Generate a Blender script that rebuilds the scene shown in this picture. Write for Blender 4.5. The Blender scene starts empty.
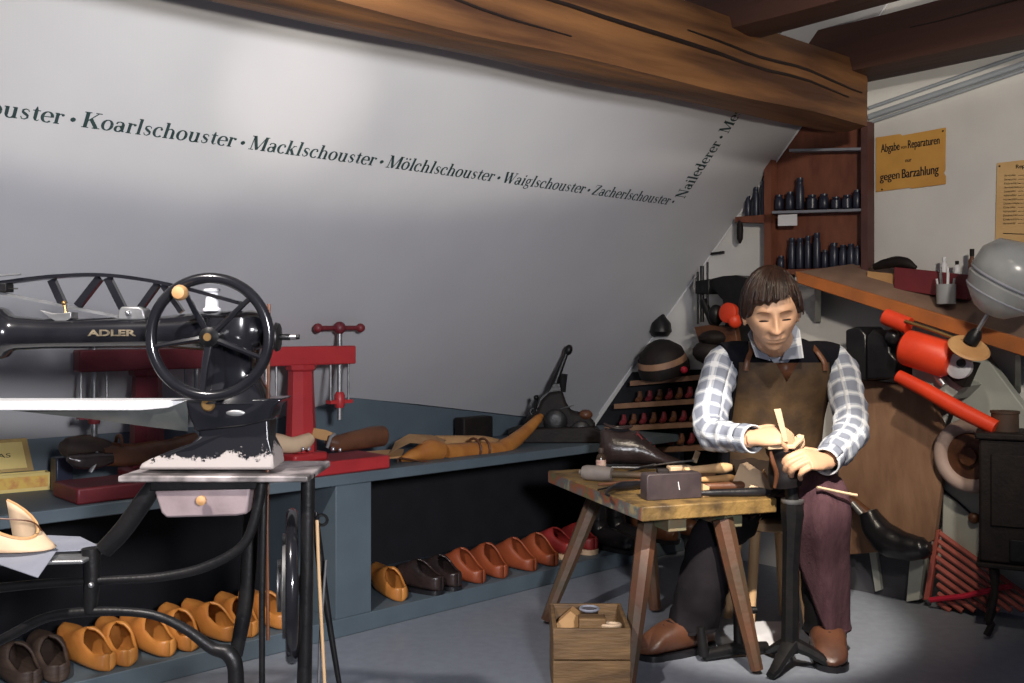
import bpy, bmesh, math, random
from mathutils import Vector, Matrix, noise
random.seed(7)
V = Vector
# ------------------------------------------------------------------ camera, world, lights, exposure
scene = bpy.context.scene
col = scene.collection
F, CX, HY, CAMH = 1000.0, 512.0, 325.0, 1.02      # focal length in pixels, centre, horizon row, camera height
cam_d = bpy.data.cameras.new('camera'); cam = bpy.data.objects.new('camera', cam_d); col.objects.link(cam)
cam_d.sensor_width = 36.0; cam_d.lens = 36.0 * F / 1024.0; cam_d.clip_start = 0.05
cam_d.shift_y = -(341.5 - HY) / 1024.0
cam.location = (0, 0, CAMH); cam.rotation_euler = (math.pi / 2, 0, 0)
scene.camera = cam
world = bpy.data.worlds.new('world'); scene.world = world; world.use_nodes = True
world.node_tree.nodes['Background'].inputs[0].default_value = (0.62, 0.68, 1.0, 1)
world.node_tree.nodes['Background'].inputs[1].default_value = 0.14
scene.view_settings.view_transform = 'Standard'; scene.view_settings.look = 'None'
scene.view_settings.exposure = 0.0; scene.view_settings.gamma = 1.0
scene.view_settings.use_curve_mapping = False

def spot(name, loc, target, power, size, blend, color, radius=0.03):
    l = bpy.data.lights.new(name, 'SPOT'); l.energy = power; l.spot_size = math.radians(size); l.spot_blend = blend
    l.color = color; l.shadow_soft_size = radius
    o = bpy.data.objects.new(name, l); col.objects.link(o); o.location = loc
    o.rotation_euler = (V(target) - V(loc)).to_track_quat('-Z', 'Y').to_euler()
    return o
WARM = (1.0, 0.86, 0.68); NEUT = (1.0, 0.93, 0.85); COOL = (0.80, 0.86, 1.0)
spot('spot_bench', (0.50, 1.0, 2.55), (0.78, 3.08, 0.42), 760, 18.5, 0.5, (1.0, 0.91, 0.80), 0.03)
spot('spot_figure', (0.75, 1.5, 2.7), (0.92, 3.3, 0.85), 165, 36, 0.8, WARM, 0.05)
spot('spot_machine', (-1.0, 0.75, 2.35), (-0.55, 1.95, 0.75), 260, 48, 0.6, (1.0, 0.93, 0.88), 0.03)
spot('added_panel_light', (0.8, -0.1, 1.05), (0.8 - 0.192, -0.1 + 0.397, 1.05 + 0.897), 205, 119.2, 0.07, (1.0, 0.92, 0.80), 0.05)  # unseen lamp added low, cone shaped to draw the panel's light boundary
spot('added_glow_spot', (0.8, -0.1, 1.05), (-0.57, 2.68, 1.64), 190, 10, 1.0, (1.0, 0.92, 0.82), 0.03)  # unseen narrow lamp added for the soft glow on the panel
spot('spot_front', (0.5, -0.4, 1.3), (-0.65, 3.2, 0.95), 380, 54, 0.7, (0.97, 0.96, 1.0), 0.12)
spot('spot_gable', (1.0, 0.3, 2.0), (1.7, 3.6, 1.35), 235, 46, 0.8, (1.0, 0.91, 0.79), 0.10)
spot('spot_clogs', (0.1, 1.6, 2.3), (-0.95, 2.95, 0.10), 75, 17, 0.8, WARM, 0.04)

# ------------------------------------------------------------------ place geometry helpers
d3 = V((0.728, 0.685, 0)).normalized()           # direction of the long bench and of the sloped panel
n3 = V((d3.y, -d3.x, 0))                         # from the sloped panel into the room
A0 = V((-0.80, 3.036, 0))                        # a point on the bench front line at floor level
TG = 2.20                                        # end wall
RS, RZ, RK = -0.534, 0.586, 1.127                # sloped panel: z = RZ + RK*(s-RS)
def W(t, s, z): return A0 + d3 * t + n3 * s + V((0, 0, z))
def P(px, py, D): return V(((px - CX) / F * D, D, CAMH - (py - HY) / F * D))
def ray(px, py): return V(((px - CX) / F, 1.0, -(py - HY) / F))
CAM = V((0, 0, CAMH))
def hit(px, py, p0, nn):
    r = ray(px, py); k = (p0 - CAM).dot(nn) / r.dot(nn); return CAM + r * k
def onZ(px, py, z): return hit(px, py, V((0, 0, z)), V((0, 0, 1)))
def onG(px, py, off=0.0): return hit(px, py, W(TG - off, 0, 0), d3)
RN = (n3 * RK - V((0, 0, 1))).normalized()       # panel normal, into the room
RU = (n3 + V((0, 0, RK))).normalized()           # up the slope
def onR(px, py, off=0.0): return hit(px, py, W(0, RS, RZ) + RN * off, RN)
def onS(px, py, s): return hit(px, py, W(0, s, 0), n3)
def tS(px, s):
    p = onS(px, HY + 1, s); return (p - A0).dot(d3)

# ------------------------------------------------------------------ materials
def mat(name, c1, c2=None, rough=0.6, metal=0.0, scale=12.0, detail=4.0, bump=0.0, bscale=None, contrast=(0.35, 0.65),
        stretch=(1, 1, 1), spec=0.5, trans=0.0, ior=1.45, coat=0.0):
    m = bpy.data.materials.new(name); m.use_nodes = True; nt = m.node_tree; b = nt.nodes['Principled BSDF']
    b.inputs['Roughness'].default_value = rough; b.inputs['Metallic'].default_value = metal
    b.inputs['Specular IOR Level'].default_value = spec; b.inputs['Transmission Weight'].default_value = trans
    b.inputs['IOR'].default_value = ior; b.inputs['Coat Weight'].default_value = coat
    c2 = c2 or tuple(x * 0.75 for x in c1)
    tc = nt.nodes.new('ShaderNodeTexCoord'); mp = nt.nodes.new('ShaderNodeMapping'); mp.inputs['Scale'].default_value = stretch
    nz = nt.nodes.new('ShaderNodeTexNoise'); nz.inputs['Scale'].default_value = scale; nz.inputs['Detail'].default_value = detail
    rp = nt.nodes.new('ShaderNodeValToRGB'); e = rp.color_ramp.elements
    e[0].position, e[1].position = contrast; e[0].color = (*c1, 1); e[1].color = (*c2, 1)
    nt.links.new(tc.outputs['Object'], mp.inputs[0]); nt.links.new(mp.outputs[0], nz.inputs['Vector'])
    nt.links.new(nz.outputs[0], rp.inputs[0]); nt.links.new(rp.outputs[0], b.inputs['Base Color'])
    if bump:
        n2 = nt.nodes.new('ShaderNodeTexNoise'); n2.inputs['Scale'].default_value = bscale or scale * 4; n2.inputs['Detail'].default_value = 5
        bm_ = nt.nodes.new('ShaderNodeBump'); bm_.inputs['Strength'].default_value = bump; bm_.inputs['Distance'].default_value = 0.01
        nt.links.new(mp.outputs[0], n2.inputs['Vector']); nt.links.new(n2.outputs[0], bm_.inputs['Height']); nt.links.new(bm_.outputs[0], b.inputs['Normal'])
    return m
def wood(name, c1, c2, scale=6, stretch=(1, 1, 8), rough=0.6, bump=0.25):
    return mat(name, c1, c2, rough=rough, scale=scale, detail=6, bump=bump, stretch=stretch, contrast=(0.3, 0.7), bscale=scale * 3)
def plaid(name):
    m = bpy.data.materials.new(name); m.use_nodes = True; nt = m.node_tree; b = nt.nodes['Principled BSDF']; b.inputs['Roughness'].default_value = 0.85
    uv = nt.nodes.new('ShaderNodeUVMap'); sp = nt.nodes.new('ShaderNodeSeparateXYZ'); nt.links.new(uv.outputs[0], sp.inputs[0])
    def math_(op, a, bb=None):
        n = nt.nodes.new('ShaderNodeMath'); n.operation = op
        if isinstance(a, (int, float)): n.inputs[0].default_value = a
        else: nt.links.new(a, n.inputs[0])
        if bb is not None:
            if isinstance(bb, (int, float)): n.inputs[1].default_value = bb
            else: nt.links.new(bb, n.inputs[1])
        return n.outputs[0]
    bands = []; lines = []
    for i in (0, 1):
        fr = math_('FRACT', math_('DIVIDE', sp.outputs[i], 0.056))
        bands.append(math_('LESS_THAN', fr, 0.62))
        lines.append(math_('LESS_THAN', math_('ABSOLUTE', math_('SUBTRACT', fr, 0.81)), 0.07))
    k = math_('MULTIPLY', math_('ADD', bands[0], bands[1]), 0.5)
    rp = nt.nodes.new('ShaderNodeValToRGB'); rp.color_ramp.interpolation = 'CONSTANT'
    e = rp.color_ramp.elements; e[0].position = 0; e[0].color = (0.58, 0.60, 0.63, 1); e[1].position = 0.75; e[1].color = (0.18, 0.20, 0.255, 1)
    x = e.new(0.25); x.color = (0.33, 0.36, 0.42, 1)
    nt.links.new(k, rp.inputs[0])
    mx = nt.nodes.new('ShaderNodeMix'); mx.data_type = 'RGBA'; mx.inputs[7].default_value = (0.60, 0.62, 0.65, 1)
    nt.links.new(math_('MULTIPLY', math_('MAXIMUM', lines[0], lines[1]), 0.7), mx.inputs[0]); nt.links.new(rp.outputs[0], mx.inputs[6])
    nt.links.new(mx.outputs[2], b.inputs['Base Color'])
    return m
def chipped(name, base, chip, z0, z1, thr=0.5):
    """black enamel worn down to bare metal towards the foot plate (wear with a shape of its own)"""
    m = bpy.data.materials.new(name); m.use_nodes = True; nt = m.node_tree; b = nt.nodes['Principled BSDF']
    tc = nt.nodes.new('ShaderNodeTexCoord'); nz = nt.nodes.new('ShaderNodeTexNoise'); nz.inputs['Scale'].default_value = 16; nz.inputs['Detail'].default_value = 10; nz.inputs['Roughness'].default_value = 0.78
    sp = nt.nodes.new('ShaderNodeSeparateXYZ'); mr = nt.nodes.new('ShaderNodeMapRange')
    mr.inputs[1].default_value = z0; mr.inputs[2].default_value = z1; mr.inputs[3].default_value = 0.22; mr.inputs[4].default_value = -0.3
    ad = nt.nodes.new('ShaderNodeMath'); ad.operation = 'ADD'
    rp = nt.nodes.new('ShaderNodeValToRGB'); e = rp.color_ramp.elements; e[0].position = thr; e[1].position = thr + 0.02; e[0].color = (*base, 1); e[1].color = (*chip, 1)
    r2 = nt.nodes.new('ShaderNodeValToRGB'); q = r2.color_ramp.elements; q[0].position = thr; q[1].position = thr + 0.02; q[0].color = (0.22,) * 3 + (1,); q[1].color = (0.6,) * 3 + (1,)
    nt.links.new(tc.outputs['Object'], nz.inputs['Vector']); nt.links.new(tc.outputs['Object'], sp.inputs[0]); nt.links.new(sp.outputs[2], mr.inputs[0])
    nt.links.new(nz.outputs[0], ad.inputs[0]); nt.links.new(mr.outputs[0], ad.inputs[1])
    nt.links.new(ad.outputs[0], rp.inputs[0]); nt.links.new(ad.outputs[0], r2.inputs[0])
    nt.links.new(rp.outputs[0], b.inputs['Base Color']); nt.links.new(r2.outputs[0], b.inputs['Roughness'])
    return m
M = dict(
 panel=mat('painted_panel', (0.50, 0.50, 0.51), (0.47, 0.47, 0.485), rough=0.5, scale=3),
 gable=mat('white_plaster', (0.62, 0.61, 0.58), (0.56, 0.55, 0.53), rough=0.8, scale=5),
 floor=mat('grey_floor', (0.20, 0.22, 0.255), (0.175, 0.19, 0.225), rough=0.42, scale=30, bump=0.03),
 blue=mat('blue_paint', (0.085, 0.115, 0.135), (0.075, 0.10, 0.12), rough=0.55, scale=8),
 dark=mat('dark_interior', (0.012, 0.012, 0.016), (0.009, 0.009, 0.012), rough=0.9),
 beam=wood('beam_wood', (0.30, 0.14, 0.05), (0.11, 0.045, 0.018), scale=5, stretch=(1, 1, 1), bump=0.6),
 beam2=wood('dark_beam_wood', (0.10, 0.035, 0.02), (0.05, 0.018, 0.012), scale=5, stretch=(1, 1, 1), bump=0.5),
 crack=mat('crack', (0.012, 0.006, 0.004)),
 ink=mat('print_ink', (0.02, 0.045, 0.045), rough=0.7), black_ink=mat('black_ink', (0.012, 0.011, 0.012), rough=0.8),
 enamel=mat('black_enamel', (0.008, 0.008, 0.01), (0.012, 0.012, 0.014), rough=0.18, scale=20, coat=0.4),
 iron=mat('dark_iron', (0.008, 0.008, 0.009), (0.014, 0.013, 0.013), rough=0.4, metal=0.3, scale=25, bump=0.1),
 steel=mat('polished_steel', (0.62, 0.61, 0.62), (0.48, 0.47, 0.48), rough=0.3, metal=0.9, scale=20),
 grey_steel=mat('grey_steel', (0.32, 0.32, 0.32), (0.2, 0.2, 0.2), rough=0.42, metal=0.7, scale=25),
 brass=mat('brass', (0.40, 0.24, 0.09), rough=0.35, metal=0.8),
 redpaint=mat('red_paint', (0.42, 0.032, 0.035), (0.34, 0.025, 0.03), rough=0.42, scale=10, bump=0.05),
 maroon=mat('maroon_paint', (0.16, 0.02, 0.025), (0.11, 0.014, 0.02), rough=0.45, scale=10),
 leather_dark=mat('dark_leather', (0.018, 0.013, 0.013), (0.035, 0.022, 0.02), rough=0.27, scale=15, bump=0.15),
 leather_black=mat('black_leather', (0.008, 0.008, 0.010), (0.014, 0.013, 0.015), rough=0.28, scale=15, bump=0.1),
 leather_brown=mat('brown_leather', (0.13, 0.05, 0.022), (0.075, 0.028, 0.014), rough=0.45, scale=14, bump=0.2),
 leather_tan=mat('tan_leather', (0.52, 0.30, 0.13), (0.40, 0.21, 0.085), rough=0.55, scale=9, bump=0.1),
 leather_pale=mat('pale_leather', (0.62, 0.46, 0.30), (0.52, 0.36, 0.23), rough=0.6, scale=9, bump=0.1),
 suede=mat('worn_suede', (0.085, 0.047, 0.018), (0.036, 0.020, 0.010), rough=0.75, scale=11, detail=7, bump=0.2),
 orange_wood=wood('orange_wood', (0.52, 0.22, 0.05), (0.36, 0.13, 0.03), scale=6, stretch=(1, 4, 1), rough=0.35, bump=0.05),
 terracotta=mat('terracotta_leather', (0.27, 0.062, 0.022), (0.20, 0.045, 0.018), rough=0.42, scale=10),
 red_leather=mat('red_leather', (0.26, 0.025, 0.022), (0.19, 0.018, 0.018), rough=0.45),
 dark_wood=wood('dark_wood', (0.07, 0.045, 0.032), (0.035, 0.022, 0.018)),
 pale_wood=wood('pale_wood', (0.66, 0.44, 0.24), (0.52, 0.32, 0.16), stretch=(3, 3, 1), rough=0.5, bump=0.05),
 table_wood=mat('worn_table_wood', (0.23, 0.14, 0.045), (0.06, 0.037, 0.016), rough=0.5, scale=16, detail=9, bump=0.35, contrast=(0.4, 0.68)),
 leg_wood=mat('stained_leg_wood', (0.10, 0.040, 0.02), (0.055, 0.04, 0.024), rough=0.55, scale=9, detail=6, bump=0.25),
 crate_wood=wood('crate_wood', (0.22, 0.125, 0.05), (0.09, 0.05, 0.022), scale=7, stretch=(1, 4, 6), bump=0.3),
 skin=mat('skin', (0.60, 0.36, 0.22), (0.55, 0.31, 0.19), rough=0.5, scale=8),
 lip=mat('lip', (0.36, 0.15, 0.10), rough=0.5), brow=mat('brow_hair', (0.20, 0.10, 0.05), rough=0.8),
 hair=mat('brown_hair', (0.032, 0.014, 0.008), (0.014, 0.007, 0.005), rough=0.38, scale=40),
 cloth_black=mat('black_cloth', (0.006, 0.006, 0.009), (0.009, 0.009, 0.012), rough=0.95, spec=0.1),
 trouser=mat('maroon_corduroy', (0.085, 0.042, 0.050), (0.06, 0.028, 0.036), rough=0.9, scale=10, bump=0.3, bscale=60, stretch=(6, 6, 1), spec=0.2),
 trouser_black=mat('black_trouser', (0.012, 0.010, 0.012), (0.008, 0.007, 0.009), rough=0.9, spec=0.15),
 matte_black=mat('matte_black_leather', (0.007, 0.006, 0.007), (0.012, 0.01, 0.01), rough=0.55, spec=0.25),
 horn=mat('dull_steel', (0.20, 0.21, 0.20), (0.13, 0.14, 0.135), rough=0.35, metal=0.6, scale=14),
 glare_steel=mat('glare_steel', (0.86, 0.86, 0.86), (0.74, 0.74, 0.74), rough=0.3, metal=0.25, scale=14),  # near-white puts the glare on the bed plate into its colour
 gilt=mat('worn_gilt', (0.30, 0.24, 0.16), (0.12, 0.10, 0.07), rough=0.4, metal=0.5, scale=120),
 suede_shaded=mat('shaded_suede', (0.022, 0.014, 0.009), (0.014, 0.009, 0.007), rough=0.8, spec=0.2),  # apron suede darkened to paint in the shade over the lap
 plaid=plaid('plaid_cotton'),
 paper=mat('white_paper', (0.72, 0.72, 0.74), (0.66, 0.66, 0.69), rough=0.8), tissue=mat('grey_paper', (0.25, 0.26, 0.30), (0.20, 0.21, 0.25), rough=0.7),
 sign=mat('aged_orange_card', (0.60, 0.32, 0.07), (0.50, 0.25, 0.055), rough=0.75, scale=7),
 list=mat('aged_tan_paper', (0.58, 0.38, 0.17), (0.5, 0.31, 0.13), rough=0.8, scale=6),
 yellow=mat('yellow_paper', (0.66, 0.52, 0.19), (0.60, 0.46, 0.16), rough=0.7), goldwood=mat('gilt_box', (0.42, 0.27, 0.05), (0.28, 0.17, 0.03), rough=0.5),
 glass=mat('brown_glass', (0.05, 0.03, 0.02), (0.03, 0.02, 0.015), rough=0.1), label=mat('bottle_label', (0.62, 0.48, 0.36), (0.4, 0.22, 0.2), scale=60),
 cab=mat('cabinet_red_wood', (0.19, 0.065, 0.035), (0.13, 0.042, 0.025), rough=0.6, scale=9, stretch=(3, 3, 1)),
 navy=mat('dark_blue_glass', (0.020, 0.024, 0.045), (0.012, 0.014, 0.026), rough=0.35),
 white=mat('white_enamel', (0.68, 0.68, 0.70), (0.62, 0.62, 0.64), rough=0.5),
 bench_orange=mat('orange_bench_edge', (0.42, 0.13, 0.03), (0.30, 0.10, 0.03), rough=0.55, scale=10),
 bench_top=mat('grey_brown_bench', (0.22, 0.14, 0.10), (0.16, 0.10, 0.075), rough=0.6, scale=9),
 orange=mat('orange_red_enamel', (0.72, 0.055, 0.015), (0.62, 0.045, 0.015), rough=0.45),
 greywhite=mat('grey_white_panel', (0.40, 0.41, 0.36), (0.34, 0.35, 0.32), rough=0.7, scale=7),
 board=wood('board_wood', (0.30, 0.17, 0.10), (0.19, 0.10, 0.06), scale=5, stretch=(3, 3, 1)),
 cement=mat('frosted_glass', (0.50, 0.52, 0.53), (0.40, 0.42, 0.43), rough=0.25, scale=9, trans=0.45),
 pink=mat('pink_rod', (0.36, 0.09, 0.07), (0.30, 0.07, 0.05), rough=0.6), redrod=mat('red_rod', (0.55, 0.02, 0.05), rough=0.5),
 cast=mat('cast_iron', (0.011, 0.009, 0.009), (0.018, 0.013, 0.012), rough=0.6, scale=20, bump=0.2, spec=0.2),
)
M['chip'] = chipped('chipped_enamel', (0.010, 0.010, 0.012), (0.34, 0.30, 0.28), 0.0, 0.15, 0.46)

# ------------------------------------------------------------------ mesh builder
class MB:
    def __init__(s): s.v, s.f, s.uv = [], [], {}
    def add(s, vs, fs, uvs=None):
        o = len(s.v); s.v += [V(p) for p in vs]; s.f += [tuple(i + o for i in f) for f in fs]
        if uvs:
            for i, q in enumerate(uvs): s.uv[o + i] = q
        return s
    def box(s, c, size, rot=None, taper=1.0):
        x, y, z = (k / 2 for k in size); c = V(c)
        vs = [V((a * x * (taper if e > 0 else 1), b * y * (taper if e > 0 else 1), e * z)) for e in (-1, 1) for b in (-1, 1) for a in (-1, 1)]
        if rot is not None: vs = [rot @ p for p in vs]
        return s.add([c + p for p in vs], [(0, 2, 3, 1), (4, 5, 7, 6), (0, 1, 5, 4), (2, 6, 7, 3), (0, 4, 6, 2), (1, 3, 7, 5)])
    def obox(s, t0, t1, s0, s1, z0, z1):   # box along the bench directions
        q = [W(t, u, z) for z in (z0, z1) for u in (s0, s1) for t in (t0, t1)]
        return s.add(q, [(0, 2, 3, 1), (4, 5, 7, 6), (0, 1, 5, 4), (2, 6, 7, 3), (0, 4, 6, 2), (1, 3, 7, 5)])
    def hexa(s, bottom, top):
        n = len(bottom); return s.add(list(bottom) + list(top), [tuple(range(n))[::-1], tuple(range(n, 2 * n))] + [(i, (i + 1) % n, n + (i + 1) % n, n + i) for i in range(n)])
    def prism(s, poly, ext):
        ext = V(ext); return s.hexa([V(p) for p in poly], [V(p) + ext for p in poly])
    def loft(s, rings, cap=True, closed=True, uvs=None):
        n = len(rings[0]); vs = [p for r in rings for p in r]; fs = []
        for i in range(len(rings) - 1):
            for j in range(n if closed else n - 1):
                k = (j + 1) % n; fs.append((i * n + j, i * n + k, (i + 1) * n + k, (i + 1) * n + j))
        if cap and closed: fs += [tuple(range(n))[::-1], tuple((len(rings) - 1) * n + j for j in range(n))]
        return s.add(vs, fs, uvs)
    def tube(s, pts, rad, n=10, cap=True, flat=1.0, up=None, sub=0):
        pts = [V(p) for p in pts]
        if not isinstance(rad, (list, tuple)): rad = [rad] * len(pts)
        if sub: pts, rad = smooth_path(pts, rad, sub)
        rings = []; prev = None
        for i, p in enumerate(pts):
            a = pts[max(i - 1, 0)]; b = pts[min(i + 1, len(pts) - 1)]; tg = (b - a).normalized()
            if prev is None:
                ref = V(up) if up is not None else (V((0, 0, 1)) if abs(tg.z) < 0.9 else V((0, 1, 0)))
            else: ref = prev
            e1 = (ref - tg * ref.dot(tg)).normalized(); e2 = tg.cross(e1); prev = e1
            rings.append([p + e1 * math.cos(q) * rad[i] * flat + e2 * math.sin(q) * rad[i] for q in (2 * math.pi * j / n for j in range(n))])
        return s.loft(rings, cap)
    def lathe(s, prof, org, axis=(0, 0, 1), n=20, cap=True):
        org = V(org); ax = V(axis).normalized(); e1 = ax.orthogonal().normalized(); e2 = ax.cross(e1)
        return s.loft([[org + ax * h + (e1 * math.cos(q) + e2 * math.sin(q)) * max(r, 1e-4) for q in (2 * math.pi * j / n for j in range(n))] for r, h in prof], cap)
    def ball(s, c, r, n=14, rot=None):
        if not isinstance(r, (list, tuple)): r = (r, r, r)
        c = V(c); rings = []
        for i in range(n // 2 + 1):
            a = math.pi * i / (n // 2); z = -math.cos(a); w = max(math.sin(a), 1e-3)
            ring = [V((r[0] * w * math.cos(q), r[1] * w * math.sin(q), r[2] * z)) for q in (2 * math.pi * j / n for j in range(n))]
            rings.append([c + (rot @ p if rot is not None else p) for p in ring])
        return s.loft(rings)
    def torus(s, c, axis, R, r, n=48, m=10, a0=0, a1=2 * math.pi, e1=None):
        c = V(c); ax = V(axis).normalized(); e1 = V(e1) if e1 is not None else ax.orthogonal().normalized(); e2 = ax.cross(e1); full = abs(a1 - a0 - 2 * math.pi) < 1e-6
        rings = []
        for i in range(n if full else n + 1):
            q = a0 + (a1 - a0) * i / n; dr = e1 * math.cos(q) + e2 * math.sin(q)
            rings.append([c + dr * (R + r * math.cos(w)) + ax * r * math.sin(w) for w in (2 * math.pi * j / m for j in range(m))])
        if full: rings.append(rings[0])
        return s.loft(rings, cap=not full)
    def sheet(s, rows, th, up=V((0, 0, 1))):   # curved sheet with thickness
        n = len(rows[0]); top = [V(p) for r in rows for p in r]; bot = [p - V(up) * th for p in top]; m = len(rows); o = m * n; fs = []
        for i in range(m - 1):
            for j in range(n - 1):
                a, b, c, d = i * n + j, i * n + j + 1, (i + 1) * n + j + 1, (i + 1) * n + j
                fs += [(a, b, c, d), (o + d, o + c, o + b, o + a)]
        edge = [j for j in range(n)] + [i * n + n - 1 for i in range(1, m)] + [(m - 1) * n + j for j in range(n - 2, -1, -1)] + [i * n for i in range(m - 2, 0, -1)]
        fs += [(edge[k], o + edge[k], o + edge[(k + 1) % len(edge)], edge[(k + 1) % len(edge)]) for k in range(len(edge))]
        return s.add(top + bot, fs)
    def mesh(s, name, org=V((0, 0, 0)), ang=40, merge=0.0):
        me = bpy.data.meshes.new(name); me.from_pydata([tuple(p - org) for p in s.v], [], s.f)
        bm = bmesh.new(); bm.from_mesh(me)
        if s.uv:
            lay = bm.loops.layers.uv.new('UVMap'); bm.verts.ensure_lookup_table()
            for f in bm.faces:
                for l in f.loops: l[lay].uv = s.uv.get(l.vert.index, (0, 0))
        if merge: bmesh.ops.remove_doubles(bm, verts=bm.verts, dist=merge)
        bmesh.ops.recalc_face_normals(bm, faces=bm.faces); bm.to_mesh(me); bm.free()
        me.shade_smooth(); me.set_sharp_from_angle(angle=math.radians(ang)); me.update()
        return me
def smooth_path(pts, rad, sub):
    P2, R2 = [], []; n = len(pts)
    for i in range(n - 1):
        p0, p1, p2, p3 = pts[max(i - 1, 0)], pts[i], pts[i + 1], pts[min(i + 2, n - 1)]
        for k in range(sub):
            t = k / sub
            P2.append(0.5 * ((2 * p1) + (p2 - p0) * t + (2 * p0 - 5 * p1 + 4 * p2 - p3) * t * t + (3 * p1 - p0 - 3 * p2 + p3) * t ** 3))
            u = t * t * (3 - 2 * t); R2.append(rad[i] * (1 - u) + rad[i + 1] * u)
    P2.append(pts[-1]); R2.append(rad[-1]); return P2, R2
def link(o, parent=None):
    col.objects.link(o)
    if parent is not None: o.parent = parent
    return o
def tag(o, label, cat, group=None):
    o['label'] = label; o['category'] = cat
    if group: o['group'] = group
    return o
def thing(name, label, cat, base, group=None):
    o = bpy.data.objects.new(name, None); o.empty_display_size = 0.05; link(o); o.location = V(base); o['org'] = list(V(base)); return tag(o, label, cat, group)
def org_of(o):
    while o.parent is not None: o = o.parent
    return V(o['org']) if 'org' in o else V((0, 0, 0))
def part(name, mb, m, parent, bevel=0.0, ang=40, label=None, solid=0.0, subd=0, merge=0.0):
    """a mesh part; builder coordinates are world coordinates, stored relative to the thing's base"""
    me = mb.mesh(name, org_of(parent), ang, merge); me.materials.append(M[m] if isinstance(m, str) else m)
    o = link(bpy.data.objects.new(name, me), parent); mods(o, bevel, solid, subd)
    if label: o['label'] = label
    return o
def mods(o, bevel, solid, subd):
    if solid:
        q = o.modifiers.new('solid', 'SOLIDIFY'); q.thickness = solid; q.offset = -1
    if subd:
        q = o.modifiers.new('subd', 'SUBSURF'); q.levels = subd; q.render_levels = subd
    if bevel:
        q = o.modifiers.new('bevel', 'BEVEL'); q.width = bevel; q.segments = 2; q.limit_method = 'ANGLE'; q.angle_limit = math.radians(40)
def single(name, mb, m, label, cat, base=None, group=None, bevel=0.0, ang=40, solid=0.0, subd=0):
    if base is None:
        xs = [p.x for p in mb.v]; ys = [p.y for p in mb.v]; base = V((sum(xs) / len(xs), sum(ys) / len(ys), min(p.z for p in mb.v)))
    me = mb.mesh(name, V(base), ang); me.materials.append(M[m] if isinstance(m, str) else m); o = link(bpy.data.objects.new(name, me)); o.location = base
    o['org'] = list(V(base)); mods(o, bevel, solid, subd); return tag(o, label, cat, group)
def struct(name, mb, m, bevel=0.0, ang=40):
    me = mb.mesh(name, V((0, 0, 0)), ang); me.materials.append(M[m] if isinstance(m, str) else m); o = link(bpy.data.objects.new(name, me)); o['kind'] = 'structure'; mods(o, bevel, 0, 0); return o
def copy_tree(o, parent=None, loc=None, rotz=None, label=None):
    c = o.copy(); link(c, parent)
    if loc is not None: c.location = loc
    if rotz is not None: c.rotation_euler = (0, 0, rotz)
    if label: c['label'] = label
    for ch in o.children: copy_tree(ch, c)
    return c
def frame(f, b):   # orthonormal: forward, back, side
    f = V(f).normalized(); b = V(b); b = (b - f * b.dot(f)).normalized(); return f, b, f.cross(b)
# ------------------------------------------------------------------ the room
M['beam'] = mat('beam_wood', (0.20, 0.088, 0.030), (0.055, 0.022, 0.010), rough=0.55, scale=9, detail=9, bump=0.8, bscale=16, stretch=(0.16, 1.6, 1.6), contrast=(0.38, 0.66))
M['beam2'] = mat('dark_beam_wood', (0.055, 0.020, 0.013), (0.03, 0.011, 0.008), rough=0.65, scale=7, detail=7, bump=0.6, bscale=14, stretch=(0.12, 1.2, 1.2))
fl = MB(); fl.box((0.2, 2.6, -0.02), (7.5, 8.0, 0.04)); struct('floor', fl, 'floor')
# end wall (white plaster) behind the cobbler
g = MB(); g.obox(TG, TG + 0.06, -0.62, 3.2, 0.0, 3.2); struct('wall_back', g, 'gable')
# sloped panel
def R(t, u, off=0.0): return W(t, RS, RZ) + RU * u + RN * off
pn = MB(); q = [R(-2.6, -0.1), R(TG, -0.1), R(TG, 2.8), R(-2.6, 2.8)]; pn.prism(q, -RN * 0.03)
panel = struct('ceiling', pn, 'panel')
tr = MB(); e0, e1 = R(TG - 0.012, 0.0, 0.002), R(TG - 0.012, 2.3, 0.002)
tr.tube([e0, e1], 0.0035, 6); struct('trim_1', tr, 'white')
# blue board between bench top and panel
bt = []
ps = [W(0.616, -0.385, 0), W(1.37, -0.481, 0)]; dv = (ps[1] - ps[0]).normalized(); a = ps[0] - dv * 2.6; b = ps[0] + dv * 1.66
bb = MB(); nn = V((dv.y, -dv.x, 0)); bb.hexa([a, b, b - nn * 0.02, a - nn * 0.02], [p + V((0, 0, 0.0)) + V((0, 0, zz)) for p, zz in ((a, 1.2), (b, 0.62), (b - nn * 0.02, 0.62), (a - nn * 0.02, 1.2))])
# keep it below the panel: clip top along the panel
def zr(p): return RZ + RK * ((p - A0).dot(n3) - RS)
bb = MB(); bends = [W(-2.3, -0.452, 0), W(0.33, -0.452, 0), W(0.616, -0.385, 0), b]; rgs = []
for p in bends:
    k_ = p + V((0, 0, 0)); h_ = k_ - n3 * 0.02; rgs.append([k_ + V((0, 0, 0.5315)), V((k_.x, k_.y, zr(k_) - 0.004)), V((h_.x, h_.y, zr(h_) - 0.004)), h_ + V((0, 0, 0.5315))])
bb.loft(rgs)
struct('wall_left', bb, 'blue')

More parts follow.
